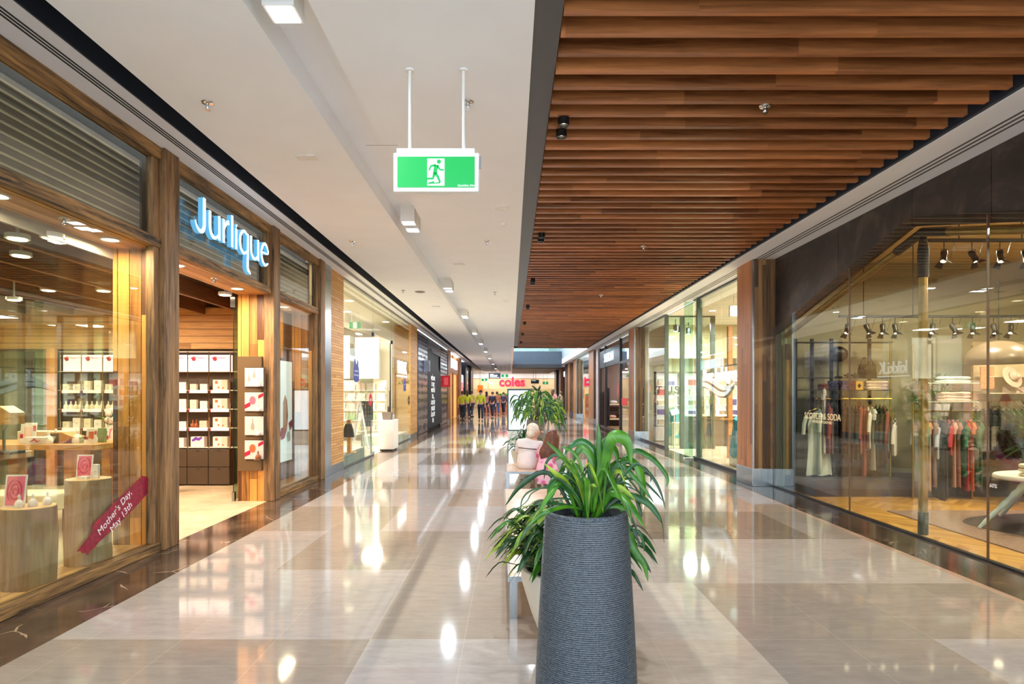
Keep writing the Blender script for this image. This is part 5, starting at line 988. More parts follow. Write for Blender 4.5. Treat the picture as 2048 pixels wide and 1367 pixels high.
# pendant
pd=E('dome_pendant',(px2(1997,8),8,pz(727,8)),'large beige dome pendant lamp above the white table','pendant lamp'); q=MB(); q.lathe([(.36,0),(.355,.08),(.325,.16),(.26,.225),(.16,.275),(.03,.30)],36,(px2(1997,8),8,pz(727,8)),cap=False); o=q.build('shade',mat('shade_taupe',(120,104,84),.3),pd,smooth=True); s_=o.modifiers.new('t','SOLIDIFY'); s_.thickness=.006
MB().ball((px2(1997,8),8,pz(727,8)+.09),.05,10).build('bulb',LITW,pd,smooth=True); MB().tube([(px2(1997,8),8,pz(727,8)+.29),(px2(1997,8),8,3.0)],.005,6).build('cord',BLK,pd)
for i,(px,py,y_) in enumerate(((1900,616,7.0),(2026,622,7.0),(1840,640,7.4),(1920,683,8.0))):
    x=px2(px,y_) ; e=E('shop_downlight',(x,y_,3.62),f'{ordn(i)} recessed round lamp in the clothing shop ceiling','ceiling light','clothing shop downlights'); MB().lathe([(.07,-.01),(.07,-.001)],18).build('lens',LITW,e,local=True); MB().lathe([(.085,-.006),(.085,0),(.072,0),(.072,-.006)],18).build('ring',WH2,e,local=True)
# ---------- beauty shop ----------
GFR=mat('green_grey_frame',(74,92,82),.35,metal=.2); BW=mat('beauty_wall',(232,222,196),.6,var=.03); BB=mat('beauty_bulkhead',(196,188,150),.6,var=.03)
w=E('window_7',(GX,13,0),kind='structure')
for a,b in ((10.83,12.6),(12.62,14.45),(17.2,20.28)): bx(GX-.006,GX+.006,a,b,.06,Z-.03).build('pane',GLR,w)
for a,b in ((10.83,14.5),(17.15,20.28)): bx(GX-.03,GX+.03,a,b,0,.06).build('floor_channel',BLK,w); bx(GX-.02,GX+.02,a,b,Z-.03,Z-.002).build('head_channel',BLK,w)
bx(GX-.04,GX+.07,14.1,14.2,.0601,Z-.0301).build('mullion',GFR,w); bx(GX-.24,GX-.03,14.46,14.47,.02,Z-.03).build('glass_fin',GLG,w); bx(GX-.04,GX+.06,17.05,17.14,0,Z-.01).build('mullion',GFR,w)
w=E('door_3',(4.9,17.1,0),kind='structure')
for x in (4.66,5.5): bx(x,x+.12,17.06,17.14,0,Z-.08).build('door_post',GFR,w)
bx(4.35,5.62,17.06,17.14,Z-.08,Z-.01).build('head_rail',GFR,w); bx(4.781,5.499,17.08,17.12,0,.16).build('bottom_rail',GFR,w); bx(4.781,5.499,17.095,17.105,.16,Z-.09).build('pane',GL,w); bx(4.36,4.655,17.095,17.105,.02,Z-.09).build('pane',GLG,w)
struct('wall_beauty_end',bx(4.35,11,20.1,20.28,0,Z),BW); struct('wall_beauty_side',bx(10.9,11,10.1,20.1,0,Z),BW); struct('wall_beauty_near',bx(4.33,11,10.1,10.2,0,Z),BW)
struct('ceiling_beauty_shop',bx(4.33,11,10.2,20.1,3.66,3.7),mat('beauty_ceiling',(236,232,214),.6,var=.02)); struct('wall_beauty_bulkhead',bx(4.8,10.8,19.3,19.4,2.62,3.655),BB)
sh=E('lit_product_wall',(6.2,19.7,0),'glowing white product shelving wall at the back of the beauty shop','shelving'); a=at(1312,746,19.6); b=at(1490,850,19.6)
LS=mat('lit_shelf_white',(250,250,246),.5,emit=.85,ecol=(250,252,246),var=.01); bx(a.x,b.x+1,19.75,19.8,b.z,a.z).build('lit_panel',LS,sh); 
for x in (a.x,a.x+.75,a.x+1.5,a.x+2.3): bx(x-.03,x+.0,19.55,19.749,b.z-.05,a.z+.05).build('upright',mat('bronze_frame',(96,74,58),.4),sh)
bx(a.x-.03,b.x+1,19.55,19.8,a.z,a.z+.05).build('top_frame',mat('bronze_frame',(0,0,0)),sh); bx(a.x-.03,b.x+1,19.5,19.8,.05,b.z-.05).build('base_cabinet',WH2,sh)
zs=[b.z+.02+i*(a.z-b.z-.1)/5 for i in range(5)]
for z in zs: bx(a.x,b.x+1,19.56,19.749,z-.015,z).build('shelf',WH2,sh)
rr=random.Random(9)
for r,z in enumerate(zs):
    for c in range(8):
        col=rr.choice([(216,206,176),(150,140,120),(196,180,150),(110,96,150),(40,120,150),(200,90,90),(190,190,170),(176,160,130)]); wd=rr.uniform(.14,.22); x=a.x+.16+.33*c
        e=tag(bx(x-wd/2,x+wd/2,19.58,19.7,z,z+rr.uniform(.13,.24)).build('skincare_box',mat('sk%d_%d'%(col[0],col[2]),col,.6)),f'boxed skincare set, {["lowest","second lowest","middle","second highest","highest"][r]} lit shelf, {ordn(c)} from the corridor side','box','boxes on the lit shelving')
for i,(px,ch) in enumerate(((1318,'T'),(1338,'U'),(1354,'S'))):
    pass
e=E('window_lettering',(4.9,19.5,1.98),'large dark letters T U S on the lit product wall','lettering')
for px,ch in ((1318,'T'),(1338,'U'),(1354,'S')): p_=at(px,780,19.54); text('letter',ch,.34,tuple(p_),FRONT,BLK,e,.004)
for x,y_,i in ((4.75,17.9,0),(5.0,18.3,1),(5.35,18.7,2),(4.52,11.2,3)):
    e=E('cylinder_spotlight',(x,y_,3.66),f'{ordn(i)} black cylinder spotlight on the beauty shop ceiling','spotlight','beauty shop spotlights'); MB().lathe([(.07,-.34),(.075,-.2),(.075,-.16)],16).tube([(0,0,-.16),(0,0,0)],.012,6).build('body',BLK,e,smooth=True,local=True); MB().lathe([(.06,-.352),(.06,-.341)],16).build('lens',LITW,e,local=True)
for i,(x,y_) in enumerate(((5.2,12.4),(5.4,13.4),(5.6,14.6),(5.2,16),(6.4,15),(6.8,17))):
    e=E('beauty_downlight',(x,y_,3.66),f'{ordn(i)} recessed ceiling lamp in the beauty shop','ceiling light','beauty shop downlights'); MB().lathe([(.085,-.01),(.085,-.001)],18).build('lens',LIT,e,local=True); MB().lathe([(.1,-.006),(.1,0),(.087,0),(.087,-.006)],18).build('ring',WH2,e,local=True)
exit_sign('beauty_exit_sign','pale exit sign hanging in the beauty shop near the big column',(5.0,13.6,3.33),.4,.24,(-.1,.1),small=True,cols=(mat('exit_pale',(190,226,228),.4,emit=.6),EWH))
# hanging lit sign
SX=4.62; sn=E('massage_shop_sign',(SX,13.4,1.6),'white glowing wave shaped sign reading Pure Indulgence behind the beauty shop glass','sign')
ly=onX(1409,752,SX); text('lettering','Pure Indulgence',.40,(SX-.03,ly.y,ly.z),TOL,mat('sign_pure',(255,255,255),.4,emit=.95,ecol=(236,244,255),var=0),sn,.02,'LEFT',sx=.98)
for dz,wd in ((0,.10),(-.13,.10)):
    P,W_=smooth([(0,0),(.35,.15),(.8,.19),(1.3,.10),(1.8,-.02),(2.2,-.04),(2.6,.06)],[.01,wd*.8,wd,wd,wd,wd*.9,.01]); y0=15.4+.2*(dz<0); k=onX(1397,772,SX)
    MB().stroke(P,W_,V((0,-1,0)),V((0,0,1)),V((SX-.03,y0-.0,k.z-.02+dz)),V((.03,0,0))).build('wave',mat('sign_pure',(0,0,0)),sn)
P,W_=smooth([(0,0),(.35,.13),(.8,.17),(1.3,.08),(1.8,-.04),(2.2,-.06),(2.6,.06)],[.03,.2,.3,.32,.3,.24,.05]); MB().stroke(P,W_,V((0,-1,0)),V((0,0,1)),V((SX+.001,15.5,k.z-.08)),V((.03,0,0))).build('wave_back',mat('sign_back_grey',(110,112,104),.4),sn)
bx(SX+.02,SX+.05,12,15.5,2.1,2.13).build('support_bar',STEEL,sn)
for y_ in (12.3,15.2): MB().tube([(SX+.035,y_,2.13),(SX+.035,y_,3.66)],.006,6).build('hanging_rod',STEEL,sn)
TEAL=mat('teal_cloth',(44,176,196),.8,var=.3,scale=3,st=(6,6,.6))
def drape(x,y,z,lab,h,wd):
    e=E('massage_chair',(x,y,0),lab,'chair'); rings=[]
    bx(x-.2,x+.2,y-.35,y+.35,0,z-.30).build('seat_box',mat('chair_white',(232,222,206),.6),e,bev=.03); q=MB(); n=22
    for k in range(8):
        t=k/7; s=.72+.34*t; rings.append([(x+.24*s*math.cos(2*PI*j/n)*(1+.08*math.sin(j*2.2)),y+wd*s*math.sin(2*PI*j/n)*(1+.05*math.sin(j*3.1)),z-h*t*(1+.08*math.sin(j*1.3))+.08*abs(math.sin(2*PI*j/n))*(1-t)) for j in range(n)])
    q.loft(rings); q.build('teal_cover',TEAL,e,smooth=True)
drape(4.85,12.9,.95,'massage chair covered with a shiny teal cloth behind the beauty shop glass',.72,.42); drape(4.95,18.6,.98,'second teal covered chair deeper inside near the open beauty shop door',.72,.36)
c=E('reception_counter',(5.8,18.0,0),'dark reception counter with a white top inside the beauty shop entrance','counter'); bx(5.1,6.6,18.0,18.6,0,.86).build('body',mat('counter_dark',(62,62,56),.4),c); bx(5.06,6.64,17.96,18.64,.86,.90).build('top',WH2,c)
s_=E('sign_stand',(4.46,17.0,0),'slim steel floor stand with a tilted white menu panel at the beauty shop entrance','stand'); bx(4.3,4.62,16.86,17.02,0,.02).build('base',CHROME,s_); MB().tube([(4.46,16.94,.02),(4.46,16.94,.96)],.018,10).build('pole',CHROME,s_,smooth=True); MB().prism([(4.36,16.80,.93),(4.56,16.80,.99),(4.56,16.98,1.12),(4.36,16.98,1.06)],(0,.012,-.012)).build('menu_panel',WH2,s_)
s_=E('clear_sign_base',(4.2,14.5,0),'small clear acrylic floor base by the end of the beauty shop glass','stand'); bx(4.02,4.24,14.36,14.5,0,.03).build('base',WH2,s_,bev=.004); bx(4.03,4.23,14.42,14.43,.03,.3).build('panel',GL,s_)
bs=E('timber_shelf_post',(5.15,14.6,0),'honey timber post and shelf stand inside the beauty shop glass','display stand'); bx(5.1,5.2,14.55,14.65,0,3.1).build('post',TABLEW,bs); bx(4.95,5.35,14.5,14.7,.9,.94).build('shelf',TABLEW,bs)
# ---------- bedding shop ----------
BD=mat('bedding_frame',(40,36,42),.35)
sf=E('bedding_shopfront',(GX,25,0),'black framed bedding shopfront with a lit name panel between the timber columns','shopfront')
for y in (21.4,24.1,27.9,29.6): bx(GX-.05,GX+.06,y,y+.16,0,Z-.02).build('frame_post',BD,sf)
bx(GX-.04,GX+.05,24.27,29.6,2.72,3.5).build('name_panel',mat('name_navy',(26,30,44),.3),sf); bx(GX-.04,GX+.05,21.57,24.09,2.68,2.78).build('frame_beam',BD,sf); bx(GX-.04,GX+.05,21.57,29.6,0,.05).build('frame_base',BD,sf)
bx(GX-.004,GX+.004,21.57,24.09,.05,Z-.03).build('pane',GLR,sf)
text('lettering','SHERIDAN',.56,(GX-.046,26.9,3.1),TOL,mat('sheridan_lit',(235,245,255),.4,emit=1.0,ecol=(214,234,255),var=0),sf,.01,sx=1.0)
text('lettering','NOVEMBER',.2,(GX-.052,24.18,1.2),TOL,mat('vertical_text',(220,220,220),.5),sf,.004) if False else None
struct('wall_bedding_shop',bx(8.2,8.4,20.3,33,0,Z),mat('bedding_wall',(150,120,110),.6,var=.3,scale=.7)); struct('wall_bedding_far',bx(4.34,8.2,29.9,30.1,0,Z),mat('bedding_wall_far',(126,104,100),.6,var=.3,scale=.8)); struct('ceiling_bedding_shop',bx(4.33,11,20.3,30.6,3.66,3.7),mat('bedding_ceiling',(170,156,140),.6))
bd=E('bedding_shelf',(5.3,29.3,0),'shelf of cushions and folded blankets inside the bedding shop','shelving'); bx(4.6,6.4,29.2,29.8,.3,.36).build('shelf',CREAM,bd); bx(4.6,6.4,29.2,29.8,1.0,1.05).build('shelf',CREAM,bd)
for x in (4.6,6.35): bx(x,x+.05,29.2,29.8,0,1.8).build('upright',BD,bd)
for i,(x,z,c,nm) in enumerate(((4.8,.36,(206,160,146),'rose'),(5.3,.36,(186,90,80),'rust'),(5.3,.52,(214,140,110),'apricot'),(5.3,.68,(230,216,200),'ivory'),(4.85,1.05,(200,200,206),'silver'),(5.4,1.05,(230,214,196),'cream'),(5.9,.36,(150,140,150),'grey'))):
    tag(MB().ball((x,29.4,z+.08),.2,14,(1,.7,.4)).build('cushion',mat('cush%d'%i,c,.9),smooth=True),f'{nm} cushion on the bedding shop shelf','cushion','cushions in the bedding shop')
for px,py,t,m_,sh_ in ((1236,781,'pink oval sale sticker on the bedding shop glass',mat('st_pink',(230,110,110),.5),1),(1248,803,'red square poster on the bedding shop glass',mat('st_red',(226,70,60),.5,emit=.2),0),(1247,752,'green exit sign reflected spot sticker on the bedding shop glass',GRN,0)):
    if 'green' in t: continue
    c=onX(px,py,GX-.01); e=E('glass_sticker',c,t,'sticker')
    (MB().prism([(c.x,c.y+.22*math.cos(j*PI/10),c.z+.3*math.sin(j*PI/10)) for j in range(20)],(.003,0,0)) if sh_ else bx(c.x,c.x+.003,c.y-.7,c.y+.5,c.z-.14,c.z+.14)).build('face',m_,e)
bush('leafy_display',4.7,23.2,.05,.25,.3,60,'row of orange autumn leaves at the foot of the bedding shop window',[mat('autumn_orange',(220,90,40),.6),mat('autumn_red',(190,60,40),.6)],31,leafl=.12)
lb=E('shop_bed',(5.6,22.9,0),'pale dressed bed inside the bedding shop window','bed'); bx(4.9,6.6,22.3,24.0,.15,.5).build('mattress',WH2,lb,bev=.04); bx(4.9,6.6,22.25,24.05,.05,.15).build('base',TABLEW,lb); bx(5.0,5.6,23.5,23.9,.501,.66).build('pillow',CRM,lb,bev=.05)
struct('wall_white_strip',bx(GX-.1,GX+.04,29.8,30.55,0,Z-.01),mat('pinkish_strip',(214,196,192),.5))
# ---------- green lit shop & beyond ----------
gs=E('green_lit_shop',(4.6,35.5,0),'bright mint lit shop window with white shelves beyond the third timber column','shopfront')
bx(5.0,5.1,32.6,38.4,0,3.4).build('lit_back',mat('mint_lit',(206,232,216),.5,emit=.5,ecol=(206,240,222),var=.15),gs); 
for z in (.5,.95,1.4,1.85,2.3): bx(4.6,4.99,32.8,38.2,z,z+.04).build('shelf',WH2,gs)
bx(GX-.004,GX+.004,32.42,38.55,.03,Z-.03).build('pane',GLR,gs); bx(GX-.03,GX+.03,32.42,38.55,0,.03).build('floor_channel',STEEL,gs)
bx(4.34,4.38,33.0,38.0,2.55,3.35).build('name_panel',WH2,gs); text('lettering','Mecca',.5,(4.335,35.6,3.05),TOL,BLK,gs,.01) if False else bx(4.33,4.339,34.2,37,2.95,3.12).build('text_line',BLK,gs); bx(4.33,4.339,34.6,36.4,2.7,2.76).build('text_line',BLK,gs)
rr=random.Random(4)
for r,z in enumerate((.5,.95,1.4,1.85)):
    for c in range(6): col=rr.choice([(230,240,234),(120,170,150),(230,200,120),(220,140,150),(90,110,100)]); y_=33.2+.9*c; tag(bx(4.62,4.8,y_,y_+.3,z+.0402,z+.04+rr.uniform(.12,.3)).build('shop_product',mat('gp%d'%col[0],col,.6)),f'product pack on the {["lowest","second","third","top"][r]} mint shop shelf, {ordn(c)} along','box','packs in the mint lit shop')
c=onX(1179.5,764,4.1); e=E('pink_blade_sign',c,'small pink red projecting sign on the third timber column','sign'); bx(3.86,4.2,c.y-.04,c.y+.0,c.z-.18,c.z+.18).build('face',mat('pink_sign',(220,50,90),.4,emit=.4),e); bx(3.92,4.14,c.y-.046,c.y-.041,c.z-.05,c.z+.05).build('text_line',WH2,e)
column(38.6,40.4,4.06,'pale lit timber column beyond the mint lit shop'); 
struct('wall_right_beyond',bx(GX+.02,11,40.5,60,0,Z),mat('right_beyond',(76,60,54),.6,var=.3,scale=.5))
for y0,y1,n,m_,t in ((45.0,46.6,'dark_column',BLK,'black column on the shop side far along the batten ceiling'),(50.5,52.5,'timber_column',COLY,'brown timber column far along, before the dark supermarket pier'),(55.5,58,'dark_column',mat('slate_column',(50,62,76),.3),'slate blue column at the far corner of the walkway')):
    e=E(n,(4.2,(y0+y1)/2,0),t,'column'); bx(4.05,GX+.01,y0,y1,.16,Z).build('shaft',m_,e); bx(4.04,GX+.014,y0-.01,y1+.01,0,.16).build('steel_base',STEEL,e)
c=onX(1131,742,4.2); e=E('lit_white_sign',c,'small glowing white sign on the black shopfront far along','sign'); bx(4.22,4.29,47.4,49.8,2.9,3.3).build('face',mat('white_sign_lit',(240,244,255),.4,emit=1.6),e)
# ================= CENTRE: planters, benches, people =================
RIDGE=mat('pot_ridge_highlight',(186,188,188),.5,var=.3,scale=90)  # lighter rib faces: ridge highlights painted into the pot colour
def ribbed(name,x,y,h,rt,rb,lab,m_,n=118):
    e=E(name,(x,y,0),lab,'planter'); pr=[]
    def rad(t):  # t 0 bottom .. 1 top
        if t<.2: return rb*(.80+.20*math.sin(t/.2*PI/2))
        return rb+(rt-rb)*((t-.2)/.8)**1.25
    pr.append((rad(0)*.96,0)); 
    for k in range(n):
        t0=(k+.1)/n; pr+= [(rad(t0),h*t0*.985),(rad(t0)+.0045,h*(k+.45)/n*.985),(rad(t0)+.004,h*(k+.75)/n*.985),(rad(t0)-.0012,h*(k+.98)/n*.985)]
    pr+=[(rt,h*.987),(rt+.001,h-.003),(rt-.004,h),(rt-.016,h),(rt-.02,h-.005),(rt-.022,h-.05),(rt-.03,h-.08)]
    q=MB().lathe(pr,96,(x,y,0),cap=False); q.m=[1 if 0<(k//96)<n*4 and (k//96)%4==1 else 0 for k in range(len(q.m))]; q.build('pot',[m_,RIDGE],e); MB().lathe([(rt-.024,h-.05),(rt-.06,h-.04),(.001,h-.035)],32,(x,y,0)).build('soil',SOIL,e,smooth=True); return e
PG=mat('speckled_slate_pot',(92,100,108),.5,c2=(58,64,72),scale=150); PB=mat('speckled_brown_pot',(120,104,94),.6,c2=(74,62,56),scale=120)
for p_ in (PG,PB):
    r_=[n for n in p_.node_tree.nodes if n.type=='VALTORGB'][0]; r_.color_ramp.elements[0].position=.44; r_.color_ramp.elements[1].position=.56
PX,PY=.323,2.67
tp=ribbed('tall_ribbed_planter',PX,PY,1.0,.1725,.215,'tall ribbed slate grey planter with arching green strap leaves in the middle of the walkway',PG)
C3=lambda cx,cy,d=0: at(990+cx/3.905,830+cy/3.905,PY+d)
def leaf(mb,P,w,ci,face=V((0,-1,.35)),seg=5,tw=0):
    pts=[]; n=len(P)
    for i in range(n-1):
        p0,p1,p2,p3=P[max(i-1,0)],P[i],P[i+1],P[min(i+2,n-1)]
        for k in range(seg):
            t=k/seg; pts.append(.5*(2*p1+(p2-p0)*t+(2*p0-5*p1+4*p2-p3)*t*t+(3*p1-p0-3*p2+p3)*t**3))
    pts.append(P[-1]); m_=len(pts); b=len(mb.v); mb.c=ci
    for i,p in enumerate(pts):
        d=(pts[min(i+1,m_-1)]-pts[max(i-1,0)]).normalized(); s=d.cross(face).normalized(); t=i/(m_-1)
        s=(s*math.cos(tw*t)+d.cross(s)*math.sin(tw*t)); up=s.cross(d).normalized()
        ww=w*(.35+.65*math.sin(min(1,t*1.6)*PI/2))*(1-max(0,(t-.45)/.55)**2.2)*.5+.0006
        mb.v+=[p-s*ww+up*ww*.28,p,p+s*ww+up*ww*.28]
    for i in range(m_-1):
        for k in (0,1): a=b+3*i+k; mb.f.append([a,a+1,a+4,a+3]); mb.m.append(ci)
K=1/3.905/464
L_=[([(735,760),(820,420),(815,250),(805,58)],60,-.02,0),([(740,760),(850,400),(905,190),(985,170),(1045,240),(1062,400)],105,-.05,0),([(745,760),(980,380),(1090,380),(1140,500),(1150,620),(1130,700)],72,.02,0),
([(720,770),(640,490),(520,320),(400,205)],46,-.08,2),([(705,770),(570,540),(480,460),(385,375)],42,-.1,2),([(700,740),(560,715),(430,745),(330,800),(240,882)],34,-.16,0),([(700,740),(560,560),(480,520),(440,600),(425,690)],92,-.04,3),
([(790,760),(900,640),(980,640),(1030,700),(1072,850)],52,-.06,0),([(800,740),(985,720),(1040,960),(1110,1090),(1165,1170),(1195,1298)],64,.0,0),([(780,720),(920,440),(1080,285),(1180,310),(1270,380),(1345,490),(1338,552)],46,.06,0),
([(780,720),(960,400),(1140,400),(1240,500),(1300,620),(1330,735)],24,.03,1),([(780,720),(980,510),(1150,520),(1240,590),(1310,668)],22,.05,1),([(780,720),(1000,560),(1170,640),(1290,790),(1320,992)],10,.02,1),
([(800,740),(960,640),(1080,830),(1110,900),(1165,942)],18,.0,1),([(800,740),(990,700),(1035,885),(1120,910),(1160,1000),(1162,1062)],36,.03,1),([(690,740),(560,580),(320,575),(215,650),(200,785)],14,.02,1),([(690,740),(600,480),(420,455),(250,475),(178,542)],15,.0,1),
([(700,740),(610,420),(480,310),(400,370),(383,500)],26,.04,1),([(720,740),(680,430),(620,300),(545,255),(520,250)],24,.0,0),([(740,740),(790,350),(700,215),(600,240),(540,310)],64,.08,3),([(735,740),(760,380),(690,262),(640,290),(605,380)],66,.04,0),
([(770,740),(850,420),(900,260),(945,300),(955,385)],66,.0,0),([(765,740),(835,320),(870,200),(925,165)],66,.04,0),([(780,750),(880,610),(960,560),(1040,610),(1098,668)],44,-.08,2),([(780,740),(880,520),(950,440),(995,470),(1018,580)],34,-.04,2),([(725,770),(735,620),(760,548),(795,562)],30,-.1,2),
([(800,740),(940,690),(1080,640),(1130,740),(1135,790),(1100,806)],30,.02,1),([(740,760),(700,520),(650,400),(600,370)],26,.03,0),([(790,740),(1000,420),(1120,440),(1210,470),(1215,520)],20,.05,1),([(720,760),(560,700),(400,690),(310,700)],22,-.1,1),([(715,760),(600,660),(430,660),(330,740),(300,790)],16,-.05,1),([(700,750),(470,560),(300,600),(240,680),(100,780)],8,.0,1)]
fo=MB(); rr=random.Random(8)
for P,w_,d,ci in L_:
    n=len(P); leaf(fo,[C3(a,b,d*min(1,i/2)) for i,(a,b) in enumerate(P)],w_*K*.95,ci,tw=rr.uniform(-.5,.5))
for i in range(34):
    bxp=rr.uniform(690,860); tx_=bxp+rr.uniform(-260,260); ty=rr.uniform(330,560); d=rr.uniform(-.12,.12); leaf(fo,[C3(bxp,765,d*.4),C3((bxp*1.2+tx_*.8)/2,(ty+700)/2,d*.7),C3(tx_,ty,d),C3(tx_+(tx_-bxp)*.35,ty+rr.uniform(0,120),d*1.3)],rr.uniform(14,26)*K,rr.choice([0,0,1,2]),tw=rr.uniform(-1,1))
for i in range(14):
    a=rr.uniform(0,6.28); r=rr.uniform(.10,.24); h=rr.uniform(.10,.24); b=V((PX+.04*math.cos(a),PY+.03*math.sin(a),.96)); c=b+V((math.cos(a)*r*.5,math.sin(a)*r*.5,h)); t=b+V((math.cos(a)*r,math.sin(a)*r,h*.75))
    leaf(fo,[b,c,t,t+V((math.cos(a)*.07,math.sin(a)*.07,-.09))],rr.uniform(.016,.034),rr.choice([0,1,0]),tw=rr.uniform(-.8,.8))
o=fo.build('foliage',[LEAF,LEAFD,LEAFY,mat('leaf_deep_green',(58,124,52),.35,c2=(30,86,40))],tp,smooth=True); s_=o.modifiers.new('t','SOLIDIFY'); s_.thickness=.0012
# low bowl planters
CRB=mat('cream_bowl',(214,206,190),.35,var=.06)
def bowl(x,y,lab,seed,pl,dk):
    e=E('bowl_planter',(x,y,0),lab,'planter'); MB().lathe([(.17,0),(.20,.02),(.27,.2),(.325,.38),(.335,.465),(.325,.47),(.305,.465),(.30,.42)],56,(x,y,0),cap=False).build('pot',CRB,e,smooth=True); MB().lathe([(.301,.425),(.001,.43)],32,(x,y,0)).build('soil',SOIL,e)
    rr=random.Random(seed); q=MB()
    for k in range(pl):
        a=rr.uniform(1.7,5.6) if k%6 else rr.uniform(-1.2,1.2); r=rr.uniform(.08,.40)*(1 if k%6 else .5); h=rr.uniform(.08,.40)*(1.15-r); b=V((x+.2*rr.random()*math.cos(a),y+.2*rr.random()*math.sin(a),.43)); t=V((x+r*math.cos(a),y+r*math.sin(a),.44+h)); dr=V((math.cos(a),math.sin(a),0))
        leaf(q,[b.lerp(t,.3),t,t+dr*.08+V((0,0,.01)),t+dr*.16+V((0,0,-.07))],rr.uniform(.025,.05),rr.choice(dk),seg=3,tw=rr.uniform(-1,1),face=V((-dr.x*.4,-dr.y*.4,1)))
    o=q.build('foliage',[LEAF,LEAFD,LEAFY],e,smooth=True); return e
bowl(.39,3.74,'cream bowl planter with bushy dark green leaves just behind the tall ribbed planter',21,330,[1,1,0,1,2])
bowl(.33,11.55,'cream bowl planter beside the seated woman on the farther bench',22,60,[1,0])
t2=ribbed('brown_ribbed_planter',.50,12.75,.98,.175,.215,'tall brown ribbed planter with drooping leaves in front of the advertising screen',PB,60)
q=MB(); rr=random.Random(15); st=MB()
for k in range(190):
    a=rr.uniform(0,6.28); r=rr.uniform(.08,.42); h=.62*rr.random(); c=V((.50+.08+r*math.cos(a)*(1.0 if math.cos(a)<0 else .95),12.75+r*math.sin(a)*.6,.98+h*(1-.5*r)+.02)); dr=V((math.cos(a),math.sin(a)*.5,0)); c.z-=.18*max(0,math.cos(a))*r*2
    leaf(q,[c,c+dr*.09+V((0,0,.02)),c+dr*.16+V((0,0,-.06)),c+dr*.19+V((0,0,-.18))],rr.uniform(.025,.045),rr.choice([0,0,2,1]),seg=3,face=V((0,-1,.6)))
    if k%9==0: st.tube([(.5,12.75,.94),(.5+.4*(c.x-.5),12.75+.4*(c.y-12.75),.98+.7*(c.z-.98)),c],.006,5)
for dx in (-.05,.04): leaf(q,[V((.5,12.75,1.3)),V((.55+dx*.5,12.72,1.5)),V((.53-dx,12.7,1.62)),V((.5-dx*2,12.7,1.68))],.05,1)
q.build('foliage',[LEAF,LEAFD,LEAFY],t2,smooth=True); st.build('stems',LEAFB,t2)
q=MB()
for k in range(26):
    x=.32+rr.uniform(-.05,.06); z=rr.uniform(.42,.92); leaf(q,[V((x,12.50,z)),V((x-.03,12.46,z-.04)),V((x-.05+rr.uniform(-.04,.04),12.45,z-.12))],.03,rr.choice([0,1]),seg=2)
q.build('dry_leaves',[LEAFB,LEAFD],t2)
# benches
TOPB=stone('tan_bench_top',(206,172,148),(226,196,172),.22)
def bench(x,y,L,W_,rz,lab,nl):
    e=E('bench',(x,y,0),lab,'bench',rz=rz); z=.285
    bx(0,W_,0,L,z-.03,z).build('seat',TOPB,e,local=True,bev=.004)
    f=MB(); f.box(0,W_,-.012,-.001,z-.034,z+.001); f.box(-.012,-.001,-.012,L+.012,z-.034,z+.001); f.box(W_+.001,W_+.012,-.012,L+.012,z-.034,z+.001); f.box(0,W_,L+.001,L+.012,z-.034,z+.001); f.build('frame',STEEL,e,local=True)
    for yy in nl:
        for xx in (.0,W_-.05): bx(xx,xx+.05,yy,yy+.05,0,z-.035).build('leg',STEEL,e,local=True)
    return e
bench(-.008,4.14,3.82,.70,.018,'long low bench with a tan stone top and steel legs behind the bowl planter',(0,1.85,3.76))
bench(-.075,9.74,1.15,.86,0,'shorter low bench with a steel frame where the woman and child sit',(0,1.09))
def skin(name,J,Ed,m_,parent,root=0,lv=2):
    me=bpy.data.meshes.new(name); me.from_pydata([j[0] for j in J],Ed,[]); me.materials.append(m_); o=bpy.data.objects.new(name,me); COL.objects.link(o); link(o,parent)
    md=o.modifiers.new('skin','SKIN'); md.use_smooth_shade=True; sk=me.skin_vertices[0].data
    for i,j in enumerate(J): r=j[1]; sk[i].radius=(r,r) if not isinstance(r,tuple) else r; sk[i].use_root=(i==root)
    s=o.modifiers.new('sub','SUBSURF'); s.levels=lv; s.render_levels=lv; return o
SK=mat('skin',(214,164,138),.55,var=.08); 
def hand(w_,d,side,s,parent,m_):
    d=V(d).normalized(); sd=d.cross(V((0,0,1))); sd=(sd.normalized() if sd.length>.2 else V((1,0,0)))*side; nn=d.cross(sd).normalized(); w_=V(w_); q=MB()
    q.tube([w_-d*.02*s,w_+d*.03*s,w_+d*.08*s],[.024*s,.036*s,.034*s],8)
    for k,(o_,l) in enumerate(((-.024,.06),(-.008,.072),(.008,.068),(.023,.052))):
        b=w_+d*.078*s+sd*o_*s; q.tube([b,b+d*l*.45*s+nn*.004*s,b+d*l*.8*s+nn*.018*s,b+d*l*s+nn*.032*s],[.0085*s,.008*s,.0075*s,.006*s],6)
    b=w_+d*.03*s-sd*.03*s; q.tube([b,b+d*.025*s-sd*.022*s,b+d*.055*s-sd*.026*s+nn*.01*s],[.011*s,.0095*s,.007*s],6)
    return q.build('hand',m_,parent,smooth=True)
